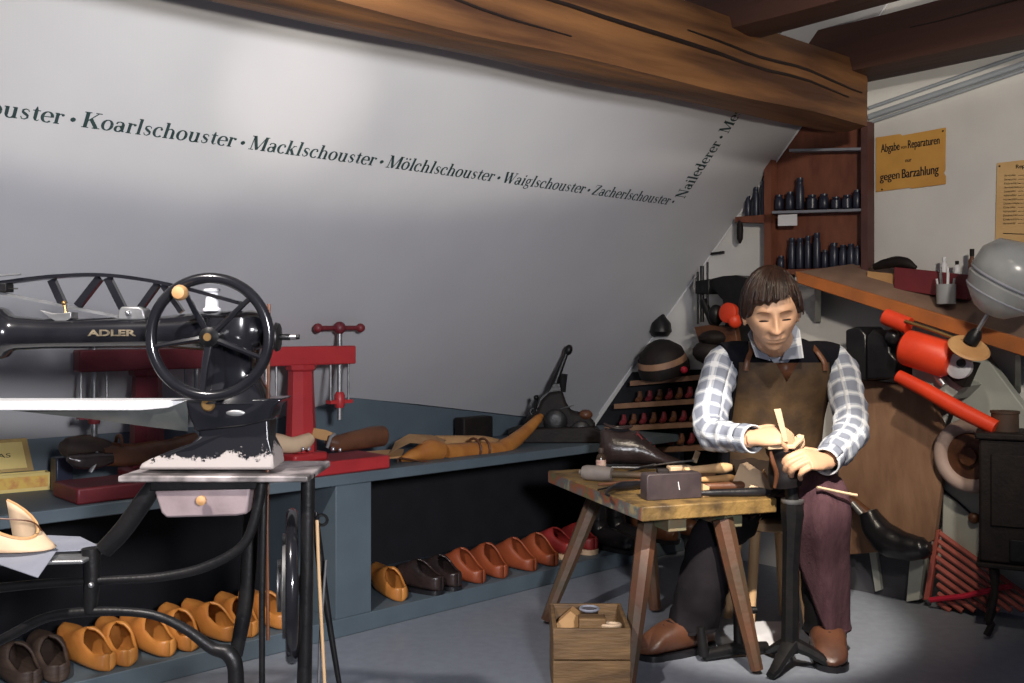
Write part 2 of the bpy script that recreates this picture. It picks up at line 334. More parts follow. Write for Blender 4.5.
def beam(name, p0, p1, w, h, m, label, cracks=(), upv=V((0, 0, 1)), seed=1):
    p0, p1 = V(p0), V(p1); x = (p1 - p0).normalized(); L = (p1 - p0).length; y = V(upv).cross(x).normalized(); z = x.cross(y)
    mw = Matrix((x, y, z)).transposed().to_4x4(); mw.translation = p0
    mb = MB(); N = 28; rings = []
    base = [(-w / 2, -h / 2), (0, -h / 2), (w / 2, -h / 2), (w / 2, -h * 0.17), (w / 2, h * 0.17), (w / 2, h / 2), (0, h / 2), (-w / 2, h / 2), (-w / 2, h * 0.17), (-w / 2, -h * 0.17)]
    for i in range(N + 1):
        u = L * i / N; r = []
        for k, (yy, zz) in enumerate(base):
            nz = noise.noise(V((u * 1.7, k * 3.1, seed * 7.7))) * 0.010
            ch = 0.94 if abs(yy) > 0.4 * w and abs(zz) > 0.4 * h else 1.0
            r.append(V((u, yy * ch + nz * (1 if yy > 0 else -1), zz * ch + nz)))
        rings.append(r)
    mb.loft(rings); me = mb.mesh(name, V((0, 0, 0)), 50); me.materials.append(M[m] if isinstance(m, str) else m); o = link(bpy.data.objects.new(name, me)); o.matrix_world = mw
    tag(o, label, 'beam')
    for (u0, u1, side, v0, v1, wd) in cracks:   # long drying cracks along the face
        c = MB(); pts = []; rad = []
        for i in range(15):
            f = i / 14; u = u0 + (u1 - u0) * f; zz = v0 + (v1 - v0) * f + noise.noise(V((u * 3, seed, 5))) * 0.015
            nzz = 0.006
            pts.append(V((u, side * (w / 2 + nzz - 0.004), zz))); rad.append(wd * math.sin(math.pi * (0.08 + 0.84 * f)) + 0.0015)
        c.tube(pts, rad, 6); m2 = c.mesh('crack'); m2.materials.append(M['crack']); co = link(bpy.data.objects.new('crack', m2), o)
    return o
# main beam: far lower edge runs from (174,0) to (868,131) in the photograph
E1 = P(868, 128, 3.70) - n3 * 0.17; dirb = -d3 * 2.784 + V((0, 0, -0.065)); dirb = dirb.normalized()
half = n3 * 0.085 + V((0, 0, 0.13))
beam('ceiling_beam', E1 + half + dirb * 3.6, E1 + half, 0.17, 0.26, 'beam', 'long lit roof beam with drying cracks running above the lettered panel',
     cracks=((1.6, 3.45, -1, 0.02, -0.03, 0.006), (0.9, 2.0, -1, -0.03, -0.07, 0.003), (2.5, 3.55, -1, 0.035, 0.0, 0.005)), seed=2)
Bc = E1 + half
top = Bc + V((0, 0, 0.19))
b2s = onS(742, 30, 0.0)
# cross beams run from the main beam into the room
sA = (Bc - A0).dot(n3)
pA = W(1.21, sA - 0.10, 2.02); beam('ceiling_beam', pA, pA + n3 * 2.3 + V((0, 0, 0.06)), 0.17, 0.17, 'beam2', 'dark cross beam at the top edge, resting on the middle of the long beam', seed=5)
pB = W(1.98, sA - 0.10, 2.03); beam('ceiling_beam', pB, pB + n3 * 2.3 + V((0, 0, 0.03)), 0.20, 0.19, 'beam2', 'dark reddish cross beam meeting the end of the long beam above the orange sign',
     cracks=((0.4, 1.7, -1, 0.02, 0.03, 0.004),), seed=8)
# conduit strip under the ceiling on the end wall
tr = MB()
for (y0, y1, r) in ((117, 62, 0.012), (108, 52, 0.007), (123, 68, 0.006)): tr.tube([onG(869, y0, 0.012), onG(869 + 161 * 1.5, y0 + (y1 - y0) * 1.5, 0.012)], r, 8)
struct('trim_2', tr, mat('conduit_grey', (0.30, 0.33, 0.36), (0.26, 0.29, 0.32), rough=0.5))

# lettering printed on the sloped panel
TK, TN = 0.128, 0.046
def arc(cx, cy, rx, ry, a0, a1, k=TK, tn=TN, n=18):
    out = []
    for i in range(n + 1):
        q = math.radians(a0 + (a1 - a0) * i / n); c = abs(math.cos(q)) ** 1.6
        out.append((cx + rx * math.cos(q), cy + ry * math.sin(q), tn + (k - tn) * c))
    return out
def ln(x0, y0, x1, y1, w): return [(x0, y0, w), (x1, y1, w)]
def sf(x0, x1, y): return [(x0, y, 0.042), (x1, y, 0.042)]
def dot(x, y, r): return [(x - r, y, 0.02), (x - r * .7, y, r * 1.4), (x, y, r * 2), (x + r * .7, y, r * 1.4), (x + r, y, 0.02)]
XH = 0.47
GL = {
 'o': (0.50, [arc(.24, .235, .175, .225, 0, 360, n=28)]),
 'ö': (0.50, [arc(.24, .235, .175, .225, 0, 360, n=28), dot(.14, .63, .055), dot(.34, .63, .055)]),
 'u': (0.56, [ln(.13, .47, .13, .13, TK), arc(.26, .14, .13, .135, 180, 360, TK * .8), ln(.41, .47, .41, 0, TK), sf(.02, .15, .452), sf(.30, .43, .452), sf(.41, .53, .018)]),
 's': (0.41, [[(.33, .35, .04), (.30, .42, .04), (.20, .45, .05), (.11, .40, .08), (.11, .32, .1), (.2, .25, .115), (.30, .18, .1), (.31, .09, .08), (.22, .02, .05), (.12, .03, .04), (.07, .13, .04)]]),
 't': (0.34, [[(.16, .62, .03), (.16, .47, TK), (.16, .12, TK), (.19, .04, .07), (.25, .02, .04), (.31, .07, .03)], sf(.03, .31, .452)]),
 'e': (0.46, [arc(.24, .235, .175, .225, 0, 315, n=24), sf(.09, .42, .25)]),
 'r': (0.39, [ln(.13, .47, .13, 0, TK), sf(.03, .25, .018), sf(.03, .14, .452), [(.15, .32, .03), (.21, .42, .04), (.28, .45, .06)], dot(.32, .40, .06)]),
 'K': (0.75, [ln(.17, .7, .17, 0, TK * 1.15), sf(.04, .31, .018), sf(.04, .31, .682), ln(.2, .28, .58, .68, TN), ln(.33, .40, .60, .02, TK * 1.1), sf(.44, .73, .018), sf(.45, .7, .682)]),
 'a': (0.48, [arc(.19, .135, .12, .125, 20, 340, TK * .9), [(.08, .35, .09), (.11, .43, .06), (.21, .455, .045), (.31, .42, .08), (.345, .33, TK), (.345, .09, TK), (.38, .03, .06), (.45, .04, .03)], ln(.22, .26, .34, .29, TN)]),
 'l': (0.28, [ln(.14, .72, .14, 0, TK), sf(.03, .25, .018), sf(.03, .15, .702)]),
 'c': (0.43, [arc(.24, .235, .175, .225, 55, 318, n=22), dot(.34, .37, .055)]),
 'h': (0.56, [ln(.13, .72, .13, 0, TK), sf(.02, .24, .018), sf(.02, .14, .702), [(.15, .32, .03), (.22, .43, .045), (.31, .45, .06), (.39, .39, .09), (.41, .30, TK), (.41, 0, TK)], sf(.31, .53, .018)]),
 'M': (0.88, [ln(.13, .7, .13, 0, TN), ln(.15, .7, .41, .02, TK * 1.1), ln(.41, .02, .70, .7, TN), ln(.72, .7, .72, 0, TK * 1.15), sf(.02, .25, .018), sf(.02, .2, .682), sf(.60, .85, .018), sf(.68, .85, .682)]),
 'W': (0.90, [ln(.09, .7, .28, .02, TK * 1.1), ln(.28, .02, .46, .66, TN), ln(.42, .7, .62, .02, TK * 1.1), ln(.62, .02, .80, .7, TN), sf(0, .2, .682), sf(.34, .54, .682), sf(.70, .88, .682)]),
 'i': (0.28, [ln(.14, .47, .14, 0, TK), sf(.03, .25, .018), sf(.03, .15, .452), dot(.14, .62, .06)]),
 'g': (0.46, [arc(.2, .31, .12, .14, 0, 360, TK * .8, n=20), [(.12, .19, .04), (.08, .12, .05), (.13, .07, .08), (.28, .05, .08), (.36, .0, .07), (.36, -.1, .06), (.28, -.17, .04), (.15, -.17, .05), (.06, -.11, .06), (.08, -.02, .05), (.16, .05, .04)], [(.31, .40, .03), (.37, .45, .04), (.43, .44, .06)]]),
 'Z': (0.63, [[(.09, .5, .03), (.12, .68, .04), (.55, .68, .04)], ln(.52, .68, .12, .02, TK * 1.1), [(.08, .02, .04), (.53, .02, .04), (.57, .2, .03)]]),
 'N': (0.74, [ln(.15, .7, .15, 0, TN), ln(.15, .7, .58, .02, TK * 1.1), ln(.60, .7, .60, 0, TN), sf(.04, .26, .018), sf(.04, .2, .682), sf(.49, .71, .682)]),
 'd': (0.54, [arc(.22, .235, .14, .22, 20, 340, n=22), ln(.39, .72, .39, 0, TK), sf(.28, .41, .702), sf(.39, .51, .018)]),
 'G': (0.74, [arc(.36, .35, .27, .335, 45, 335, TK * 1.15, n=24), ln(.60, .3, .60, .02, TK), sf(.47, .72, .3), [(.58, .7, .03), (.57, .5, .03)]]),
 'k': (0.54, [ln(.13, .72, .13, 0, TK), sf(.02, .24, .018), sf(.02, .14, .702), ln(.15, .18, .38, .45, TN), ln(.24, .29, .42, .02, TK), sf(.30, .47, .452), sf(.31, .54, .018)]), ' ': (0.17, []), '•': (0.30, [dot(.15, .27, .105)]),
}
def text_mesh(txt, org, ex, ey, size, mb):
    x = 0.0
    for ch in txt:
        adv, strokes = GL[ch]
        for st in strokes:
            rows = []
            for i, (px, py, w) in enumerate(st):
                a = st[max(i - 1, 0)]; b = st[min(i + 1, len(st) - 1)]; tx, ty = b[0] - a[0], b[1] - a[1]; l = math.hypot(tx, ty) or 1
                nx, ny = -ty / l * w / 2, tx / l * w / 2
                rows.append([org + ex * (x + px + nx) * size + ey * (py + ny) * size, org + ex * (x + px - nx) * size + ey * (py - ny) * size])
            mb.loft(rows, cap=False, closed=False)
        x += adv
    return x
def adv(t): return sum(GL[c][0] for c in t)
line1 = 'Koarlschouster • Macklschouster • Mölchlschouster • Waiglschouster • Zacherlschouster •'
pL, pR_ = onR(79, 130, 0.0015), onR(674, 203, 0.0015); tL, tR_ = (pL - A0).dot(d3), (pR_ - A0).dot(d3)
size1 = (tR_ - tL) / adv(line1); zb = (pL.z + pR_.z) / 2
o1 = W(tL, RS + (zb - RZ) / RK, zb) + RN * 0.0015
tm = MB(); text_mesh('schouster • ', o1 - d3 * adv('schouster • ') * size1, d3, RU, size1, tm)
text_mesh(line1, o1, d3, RU, size1, tm)
o2 = onR(684, 199, 0.0015); e2_ = onR(737, 120, 0.0015); ux = (e2_ - o2).normalized(); uy = RN.cross(ux)
if uy.dot(d3) > 0: uy = -uy
text_mesh('Nailederer • Mes', o2, ux, uy * 1.5, size1 * 0.97, tm)
o3 = onR(776, 50, 0.0015); text_mesh('Gr', o3, ux, uy * 1.5, size1 * 0.97, tm)
part('lettering', tm, 'ink', panel, label='dark serif lettering of dialect cobbler names')

# ------------------------------------------------------------------ long blue display bench with open compartments
T0, T1 = -2.2, 2.17
ben = thing('display_bench', 'long blue display bench with open dark compartments below the sloped panel', 'bench', W(0, -0.2, 0))
ZT = 0.531; ZP = 0.06
mb = MB(); mb.obox(T0, T1, -0.50, 0.0, ZT - 0.035, ZT); part('bench_top', mb, 'blue', ben, bevel=0.003)
mb = MB(); mb.obox(T0, T1, -0.52, 0.0, 0.0, ZP); part('plinth', mb, 'blue', ben, bevel=0.003)
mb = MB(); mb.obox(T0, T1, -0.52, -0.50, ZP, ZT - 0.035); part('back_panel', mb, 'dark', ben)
tdv = tS(372, 0.0)
mb = MB(); mb.obox(tdv - 0.14, tdv, -0.50, -0.004, ZP, ZT - 0.035); part('divider', mb, 'blue', ben, bevel=0.002)
mb = MB(); mb.obox(T1 - 0.03, T1, -0.50, -0.004, ZP, ZT - 0.035); part('end_panel', mb, 'blue', ben)
# ------------------------------------------------------------------ patching machine on its iron stand (left foreground)
MY = 1.90
def m(px, py, dy=0.0):
    return P(px, py, MY + dy)
PX = MY / F
mach = thing('sewing_machine', 'black long-arm cobbler sewing machine with spoked hand wheel on an iron treadle stand', 'sewing machine', (m(230, 470).x, MY, 0.0))
def mp(name, mb, mt, parent=None, **k): return part(name, mb, mt, parent or mach, **k)
def lever(pts, w, dy0, dy1, sub=6):    # flat cast bar following a pixel path
    out = []
    for (x, y) in pts: out.append(m(x, y, 0))
    rr = [w * PX / 2] * len(out); pp, _ = smooth_path(out, rr, sub) if sub else (out, rr)
    up_, lo = [], []
    for i, p in enumerate(pp):
        a = pp[max(i - 1, 0)]; b = pp[min(i + 1, len(pp) - 1)]; t = (b - a).normalized(); nrm = V((-t.z, 0, t.x)); ww = w * PX / 2
        up_.append(p + nrm * ww); lo.append(p - nrm * ww)
    mb = MB(); rings = [[a + V((0, dy0, 0)), a + V((0, dy1, 0)), b + V((0, dy1, 0)), b + V((0, dy0, 0))] for a, b in zip(up_, lo)]
    mb.loft(rings); return mb
# long arm
mb = MB(); mb.tube([m(-60, 333), m(-20, 333), m(2, 333), m(18, 333), m(60, 333.5), m(150, 332), m(215, 331), m(250, 331), m(264, 332), m(269, 333)],
                   [r * PX for r in (30, 30, 26, 17, 15, 15.5, 20, 21, 17, 5)], 24, sub=4); arm = mp('arm', mb, 'enamel')
# gilt lettering on the arm
def font_mesh(body, size, offset=0.0, width=None, align='LEFT'):
    cu = bpy.data.curves.new('t', 'FONT'); cu.body = body; cu.size = size; cu.offset = offset; cu.align_x = align
    o = bpy.data.objects.new('t', cu); col.objects.link(o); bpy.context.view_layer.update()
    dg = bpy.context.evaluated_depsgraph_get(); me = bpy.data.meshes.new_from_object(o.evaluated_get(dg)); vs = [v.co.copy() for v in me.vertices]; fs = [tuple(p.vertices) for p in me.polygons]
    bpy.data.objects.remove(o); bpy.data.curves.remove(cu); bpy.data.meshes.remove(me)
    if width and vs:
        x0 = min(v.x for v in vs); x1 = max(v.x for v in vs); k = width / (x1 - x0)
        for v in vs: v.x = (v.x - x0) * k
    return vs, fs
def wrap_text(body, px0, px1, py, h, rad):   # lettering wrapped on the round arm
    vs, fs = font_mesh(body, h * 1.35, 0.0006, (px1 - px0) * PX); o = m(px0, 333)
    mb = MB(); a0 = (333 - py) * PX / rad
    out = []
    for v in vs:
        a = a0 + v.y / rad; out.append(V((o.x + v.x, MY - math.cos(a) * (rad + 0.0008), o.z + math.sin(a) * (rad + 0.0008))))
    mb.add(out, fs); return mb
mp('arm_lettering', wrap_text('ADLER', 94, 142, 335.5, 0.0115, 15.6 * PX), 'gilt', arm, label='worn gilt maker lettering')
# truss lever on top
mp('truss_lever', lever([(-40, 286), (0, 283), (50, 277), (98, 275), (140, 279), (185, 288), (240, 303)], 3.6, -0.012, 0.012), 'enamel')
mp('truss_rail', lever([(-40, 284), (5, 294), (60, 305), (120, 317)], 2.6, -0.01, 0.01), 'grey_steel')
for (x0, y0, x1, y1, w) in ((52, 280, 63, 304, 7), (100, 278, 78, 306, 7), (108, 278, 124, 310, 7), (158, 284, 140, 309, 6), (163, 285, 182, 312, 5)):
    mp('truss_strut', lever([(x0, y0), (x1, y1)], w, -0.007, 0.007, 0), 'enamel')
mb = MB(); mb.tube([m(-30, 278, -0.02), m(21, 274, -0.02)], 0.0018, 6); mp('needle_rod', mb, 'grey_steel')
mb = MB(); mb.box(m(2, 288, 0), (0.03, 0.03, 0.016)); mb.tube([m(8, 289, -0.01), m(18, 288.5, -0.01)], 0.0016, 6); mp('rail_joint', mb, 'iron', bevel=0.002)
mb = MB(); mb.prism([m(x, y, -0.016) for x, y in ((39, 310), (53, 313.5), (62, 313), (71, 312), (71, 318), (66, 321), (55, 321), (48, 317))], (0, 0.032, 0)); mp('thread_guide', mb, 'grey_steel', bevel=0.001)
mb = MB(); mb.tube([m(64, 302, -0.012), m(66, 314, -0.012)], 0.003, 8); mb.ball(m(64, 303, -0.014), 0.0045); mp('guide_screw', mb, 'brass')
mb = MB(); mb.prism([m(x, y, -0.02) for x, y in ((117, 320), (118, 311), (121, 306.5), (138, 306.5), (143, 309), (146, 320))], (0, 0.04, 0)); blk = mp('pivot_block', mb, 'grey_steel', bevel=0.003)
mb = MB(); mb.ball(m(128, 313, -0.022), 0.0055); mp('pivot_screw', mb, 'steel', blk)
# head casting: column from the arm down to the bed
mb = MB(); Y0 = -0.035
prof = [(205, 318, 262, 30), (204, 335, 262, 32), (206, 352, 258, 26), (206, 368, 256, 20), (203, 382, 262, 22), (198, 397, 268, 30), (196, 402, 270, 32)]
rings = []
for (x0, y, x1, dp) in prof:
    c = (x0 + x1) / 2; hw = (x1 - x0) / 2; z = m(c, y).z; ring = []
    for j in range(20):
        q = 2 * math.pi * j / 20; cc, ss = math.cos(q), math.sin(q); e = 0.7
        ring.append(V((m(c, y).x + hw * PX * math.copysign(abs(cc) ** e, cc), MY + dp * PX * math.copysign(abs(ss) ** e, ss) + 0.01, z)))
    rings.append(ring)
mb.loft(rings); mp('head_column', mb, 'enamel')
# hand wheel facing the viewer
PW = (MY - 0.085) / F; wc = m(210, 337, -0.085); wh = MB(); wh.torus(wc, (0, 1, 0), 59 * PW, 5.6 * PW, 72, 12); wheel = mp('hand_wheel', wh, 'enamel')
for ang in (119, 44, 338, 190, 262):
    a = math.radians(ang); dr = V((math.cos(a), 0, math.sin(a))); s_ = MB()
    s_.tube([wc + dr * 6 * PW, wc + dr * 30 * PW + V((0, -0.004, 0)), wc + dr * 58 * PW], [0.0085, 0.007, 0.006], 8, flat=0.8); mp('spoke', s_, 'enamel', wheel)
mb = MB(); mb.lathe([(0.001, -0.016), (0.008, -0.016), (0.012, -0.012), (0.018, -0.008), (0.019, 0.02), (0.012, 0.05), (0.012, 0.09)], wc, (0, 1, 0), 20); hb = mp('hub', mb, 'iron', wheel)
mb = MB(); mb.lathe([(0.001, -0.018), (0.007, -0.018), (0.008, -0.014)], wc, (0, 1, 0), 16); mp('hub_cap', mb, 'brass', wheel)
kn = m(183, 293, -0.10); mb = MB(); mb.lathe([(0.004, 0.02), (0.006, 0.0), (0.013, -0.008), (0.0145, -0.018), (0.011, -0.028), (0.003, -0.031)], kn, (0, 1, 0), 16); mp('crank_knob', mb, 'leather_tan', wheel, label='turned wooden crank knob')
# thread spool
sp = m(212, 311, 0.0); mb = MB(); mb.lathe([(0.0165, 0), (0.017, 0.004), (0.0125, 0.007), (0.0115, 0.034), (0.0155, 0.038), (0.0155, 0.042), (0.003, 0.043)], sp, (0, 0, 1), 20); mp('thread_spool', mb, 'paper', label='white thread spool')
mb = MB(); mb.tube([m(212, 318), m(212, 288)], 0.0025, 8); mp('spool_pin', mb, 'steel')
# small pulley and shaft at the right end, belt
mb = MB(); px0 = m(274, 337).x
mb.lathe([(0.004, -0.012), (0.026, -0.010), (0.028, -0.004), (0.018, 0.0), (0.028, 0.004), (0.026, 0.010), (0.006, 0.012), (0.006, 0.030), (0.0045, 0.032), (0.0045, 0.048), (0.001, 0.048)], (px0, MY, m(274, 337).z), (1, 0, 0), 24); mp('pulley', mb, 'iron')
mb = MB(); mb.tube([(px0 + 0.028, MY, m(0, 337).z), (px0 + 0.042, MY, m(0, 337).z)], 0.0052, 10); mp('shaft', mb, 'steel')
for dy in (-0.022, 0.022):
    mb = MB(); mb.tube([m(269, 304 if dy < 0 else 330, dy), m(268, 420, dy), m(267, 520, dy), m(268, 640, dy)], 0.0034, 6); mp('belt', mb, 'leather_brown')
# bed arm: long steel horn pointing left
def horn_ring(x, ytop, ybot, dp):
    return [m(x, ytop, -dp), m(x, ytop - 0.3, 0), m(x, ytop, dp), m(x, (ytop + ybot) / 2, dp * 0.9), m(x, ybot, dp * 0.35), m(x, ybot, -dp * 0.35), m(x, (ytop + ybot) / 2, -dp * 0.9)]
mb = MB(); mb.loft([horn_ring(x, 402, yb, dp) for x, yb, dp in ((-60, 408, 0.016), (0, 409.5, 0.018), (18, 411, 0.02), (40, 413.5, 0.022), (90, 419, 0.026), (150, 427, 0.031), (188, 431.5, 0.034))]); mp('bed_horn', mb, 'horn', ang=30)
mb = MB(); pf = [m(-60, 401, -0.037), m(20, 401, -0.037), m(185, 401, -0.037), m(168, 408, -0.037), m(140, 410.5, -0.037), m(-60, 410.5, -0.037)]; mb.prism(pf, (0, 0.074, 0)); mp('bed_plate', mb, 'glare_steel', bevel=0.002)
mb = MB(); mb.prism([m(x, y, -0.04) for x, y in ((185, 400), (240, 399), (283, 398.5), (273, 408), (270, 420), (245, 426), (196, 432), (190, 420))], (0, 0.08, 0)); bh = mp('bed_head', mb, 'enamel', bevel=0.004)
mb = MB(); mb.lathe([(0.001, -0.003), (0.010, -0.003), (0.013, 0.0), (0.013, 0.004)], m(208, 404.5, -0.043), (0, 1, 0), 14); mp('emblem', mb, 'brass', bh)
mb = MB(); mb.ball(m(235.5, 413, -0.040), (0.018, 0.0025, 0.006), 16); mp('maker_plate', mb, 'grey_steel', bh)
# base casting: sweeps down to a long foot on the left
org = org_of(mach)
top_p = [(197, 428), (199, 436), (190, 444), (170, 451), (150, 459), (141, 464), (137, 470), (274, 470), (272, 455), (268, 440), (269, 418), (240, 424)]
mb = MB(); fr_ = [m(x, y, -0.046 if y > 440 else -0.034) for x, y in top_p]; mb.hexa(fr_, [p + V((0, 0.092 if y > 440 else 0.068, 0)) for p, (x, y) in zip(fr_, top_p)])
bc = mp('base_casting', mb, 'chip', bevel=0.006); M['chip'].node_tree.nodes['Map Range'].inputs[1].default_value = m(0, 472).z; M['chip'].node_tree.nodes['Map Range'].inputs[2].default_value = m(0, 432).z
# table plate
mb = MB(); zt = m(0, 470).z
mb.hexa([V((m(133, 0).x, MY - 0.075, zt - 0.012)), V((m(316, 0).x, MY - 0.075, zt - 0.012)), V((m(318, 0).x, MY + 0.13, zt - 0.012)), V((m(140, 0).x, MY + 0.13, zt - 0.012))],
        [V((m(133, 0).x, MY - 0.075, zt)), V((m(316, 0).x, MY - 0.075, zt)), V((m(318, 0).x, MY + 0.13, zt)), V((m(140, 0).x, MY + 0.13, zt))]); mp('table_plate', mb, mat('worn_plate', (0.10, 0.09, 0.088), (0.42, 0.37, 0.36), rough=0.4, metal=0.3, scale=14, contrast=(0.4, 0.6)), bevel=0.003)
mb = MB(); mb.hexa([m(150, 477.5, -0.06), m(258, 477.5, -0.06), m(258, 477.5, 0.1), m(150, 477.5, 0.1)][::-1], [m(150, 491, -0.06), m(256, 489, -0.06), m(256, 489, 0.1), m(150, 491, 0.1)][::-1]); mp('apron_rail', mb, 'iron', bevel=0.002)
# drawer hanging under the plate
mb = MB(); mb.prism([m(x, y, -0.055) for x, y in ((154, 491), (250, 488), (247, 514), (236, 516), (166, 518), (161, 513))], (0, 0.1, 0)); dr_ = mp('drawer', mb, mat('drawer_wood', (0.25, 0.195, 0.20), (0.19, 0.145, 0.15), rough=0.55, scale=16, bump=0.1), bevel=0.004, label='pale worn drawer front with rounded lower corners')
mb = MB(); mb.lathe([(0.003, 0), (0.004, -0.008), (0.009, -0.013), (0.009, -0.019), (0.002, -0.023)], m(204, 499, -0.055), (0, 1, 0), 14); mp('knob', mb, 'leather_tan', dr_)
# iron stand
def bar(pts, r, sub=6, dy=0.0, flat=1.0, name='stand_bar', mt='iron'):
    mb = MB(); mb.tube([m(x, y, dy) for x, y in pts], [k * PX for k in r] if isinstance(r, (list, tuple)) else r * PX, 10, sub=sub, flat=flat); return mp(name, mb, mt)
bar([(158, 480), (140, 506), (122, 531), (104, 550)], [8, 9.5, 9.5, 9], 4, -0.04, 1.0, 'stand_bracket')
bar([(262, 478), (257, 510), (243, 545), (205, 567), (160, 577), (110, 580), (40, 584), (-40, 592)], [5, 5, 5, 5, 4.5, 4, 4.5, 5], 8, -0.04)
bar([(91, 548), (92, 578), (90, 612)], [9, 8, 6], 4, -0.04, 1.0, 'stand_post')
mb = MB(); mb.ball(m(91, 585, -0.062), 0.0055); mp('bolt', mb, 'steel')
bar([(-30, 655), (5, 638), (45, 618), (85, 612), (130, 612), (160, 617), (187, 630), (212, 648), (230, 655), (236, 680), (232, 760), (222, 850)], [5, 5, 5, 5, 4.5, 4.5, 5, 6, 8, 8, 7, 9], 8, -0.04, 1.0, 'stand_arch')
bar([(236, 655), (246, 600), (250, 540), (252, 480)], [7, 8, 8, 9], 6, 0.06, 1.0, 'stand_leg')
FLZ = 325 + CAMH / MY * F
bar([(264, 478), (262, 600), (262, FLZ)], [4, 3, 3], 0, -0.03, 1.0, 'pull_rod')
bar([(308, 474), (307, 560), (304, 700), (300, FLZ)], [7, 6.5, 7.5, 9], 0, -0.02, 1.0, 'stand_leg')
bar([(-40, 590), (-44, 700), (-50, FLZ)], [7, 7, 9], 0, -0.04, 1.0, 'stand_leg')
bar([(-44, 690), (120, 690), (300, 690)], [4, 4, 4], 0, 0.10, 1.0, 'treadle_bar')
bar([(236, 700), (240, 790), (246, FLZ)], [7, 7, 9], 0, 0.06, 1.0, 'stand_leg')
# flywheel seen on edge
fc = m(292, 585, 0.06); mb = MB(); FA = V((0.977, 0.214, 0)); mb.torus(fc, FA, 72 * PX, 6.5 * PX, 56, 10); fw = mp('flywheel', mb, 'enamel')
for k in range(5):
    a = 2 * math.pi * k / 5 + 0.3; dr = V((-0.214 * math.cos(a), 0.977 * math.cos(a), math.sin(a))); s_ = MB(); s_.tube([fc, fc + dr * 70 * PX], [0.008, 0.006], 8); mp('spoke', s_, 'enamel', fw)
mb = MB(); mb.lathe([(0.02, -0.03), (0.05, -0.028), (0.05, -0.02), (0.1, -0.018), (0.1, -0.012), (0.02, -0.01), (0.02, 0.04), (0.001, 0.042)], fc, FA, 28); mp('belt_pulley', mb, 'grey_steel', fw)
bar([(316, 512), (320, 560), (332, 640), (342, 700)], [2.2, 4.5, 3, 2.5], 4, 0.04, 1.0, 'crank_link')
bar([(317, 520), (319, 575), (325, 690)], [1.8, 1.8, 1.8], 4, 0.0, 1.0, 'crank_link', 'pale_wood')
bar([(326, 560), (320, 640), (318, 700)], [1.5, 1.5, 1.5], 0, 0.01, 1.0, 'crank_link', 'grey_steel')
mb = MB(); mb.torus(m(322, 520, 0.03), (0, 1, 0), 0.010, 0.003, 16, 6); mp('link_eye', mb, 'iron')
# tray at the left of the stand
zt2 = m(0, 550).z; mb = MB(); mb.hexa([V((m(-80, 0).x, MY - 0.12, zt2 - 0.008)), V((m(101, 0).x, MY - 0.08, zt2 - 0.008)), V((m(105, 0).x, MY + 0.06, zt2 - 0.008)), V((m(-80, 0).x, MY + 0.06, zt2 - 0.008))],
   [V((m(-80, 0).x, MY - 0.12, zt2)), V((m(101, 0).x, MY - 0.08, zt2)), V((m(105, 0).x, MY + 0.06, zt2)), V((m(-80, 0).x, MY + 0.06, zt2))]); mp('tray', mb, 'grey_steel', bevel=0.003)
# papers and a shoe upper lying on the tray
def pz(px, dy, dz): v = m(px, 0, dy); return V((v.x, v.y, zt2 + dz))
mb = MB(); mb.sheet([[pz(12, -0.02, 0.004), pz(50, -0.04, 0.007), pz(105, -0.03, 0.009)], [pz(8, 0.05, 0.012), pz(48, 0.058, 0.016), pz(80, 0.055, 0.014)]], 0.002)
single('paper_sheet', mb, 'tissue', 'grey paper sheet under the leather upper, its corner toward the drawer', 'paper')
mb = MB(); mb.sheet([[pz(-40, -0.115, 0.003), pz(0, -0.12, 0.002), pz(38, -0.165, -0.01)], [pz(-40, -0.05, 0.010), pz(0, -0.05, 0.012), pz(56, -0.06, 0.011)]], 0.0015)
single('paper_sheet', mb, 'tissue', 'grey paper sheet hanging over the front of the machine tray', 'paper')
up_ = thing('shoe_upper', 'pale leather shoe upper standing on the machine tray at the left edge', 'shoe upper', pz(10, -0.06, 0.016))
rows = []
for k in range(6):
    f = k / 5; r = []
    for j in range(15):
        a = math.pi * (-0.55 + 1.25 * j / 14); rx = 0.085 - 0.022 * f; ry = 0.05 - 0.012 * f
        hgt = 0.02 + 0.075 * (0.5 + 0.5 * math.cos(a * 1.0 + 2.6)); r.append(pz(0, -0.05, 0.016) + V((0.018 + rx * math.cos(a) - 0.012 * f, -ry * math.sin(a) * 0.9, hgt * f)))
    rows.append(r)
mb = MB(); mb.loft(rows, cap=False, closed=False); part('quarter', mb, 'leather_pale', up_, solid=0.003)
mb = MB(); pr = [rows[-1][j] for j in range(15)]; mb.tube(pr, 0.003, 6); part('edge_binding', mb, 'leather_tan', up_)
mb = MB(); mb.tube([rows[3][4] + V((0, -0.004, 0)), rows[5][7] + V((0, -0.012, 0.03)), rows[4][11] + V((-0.01, 0, 0.035))], 0.0016, 6, sub=6); part('cord', mb, 'leather_brown', up_)
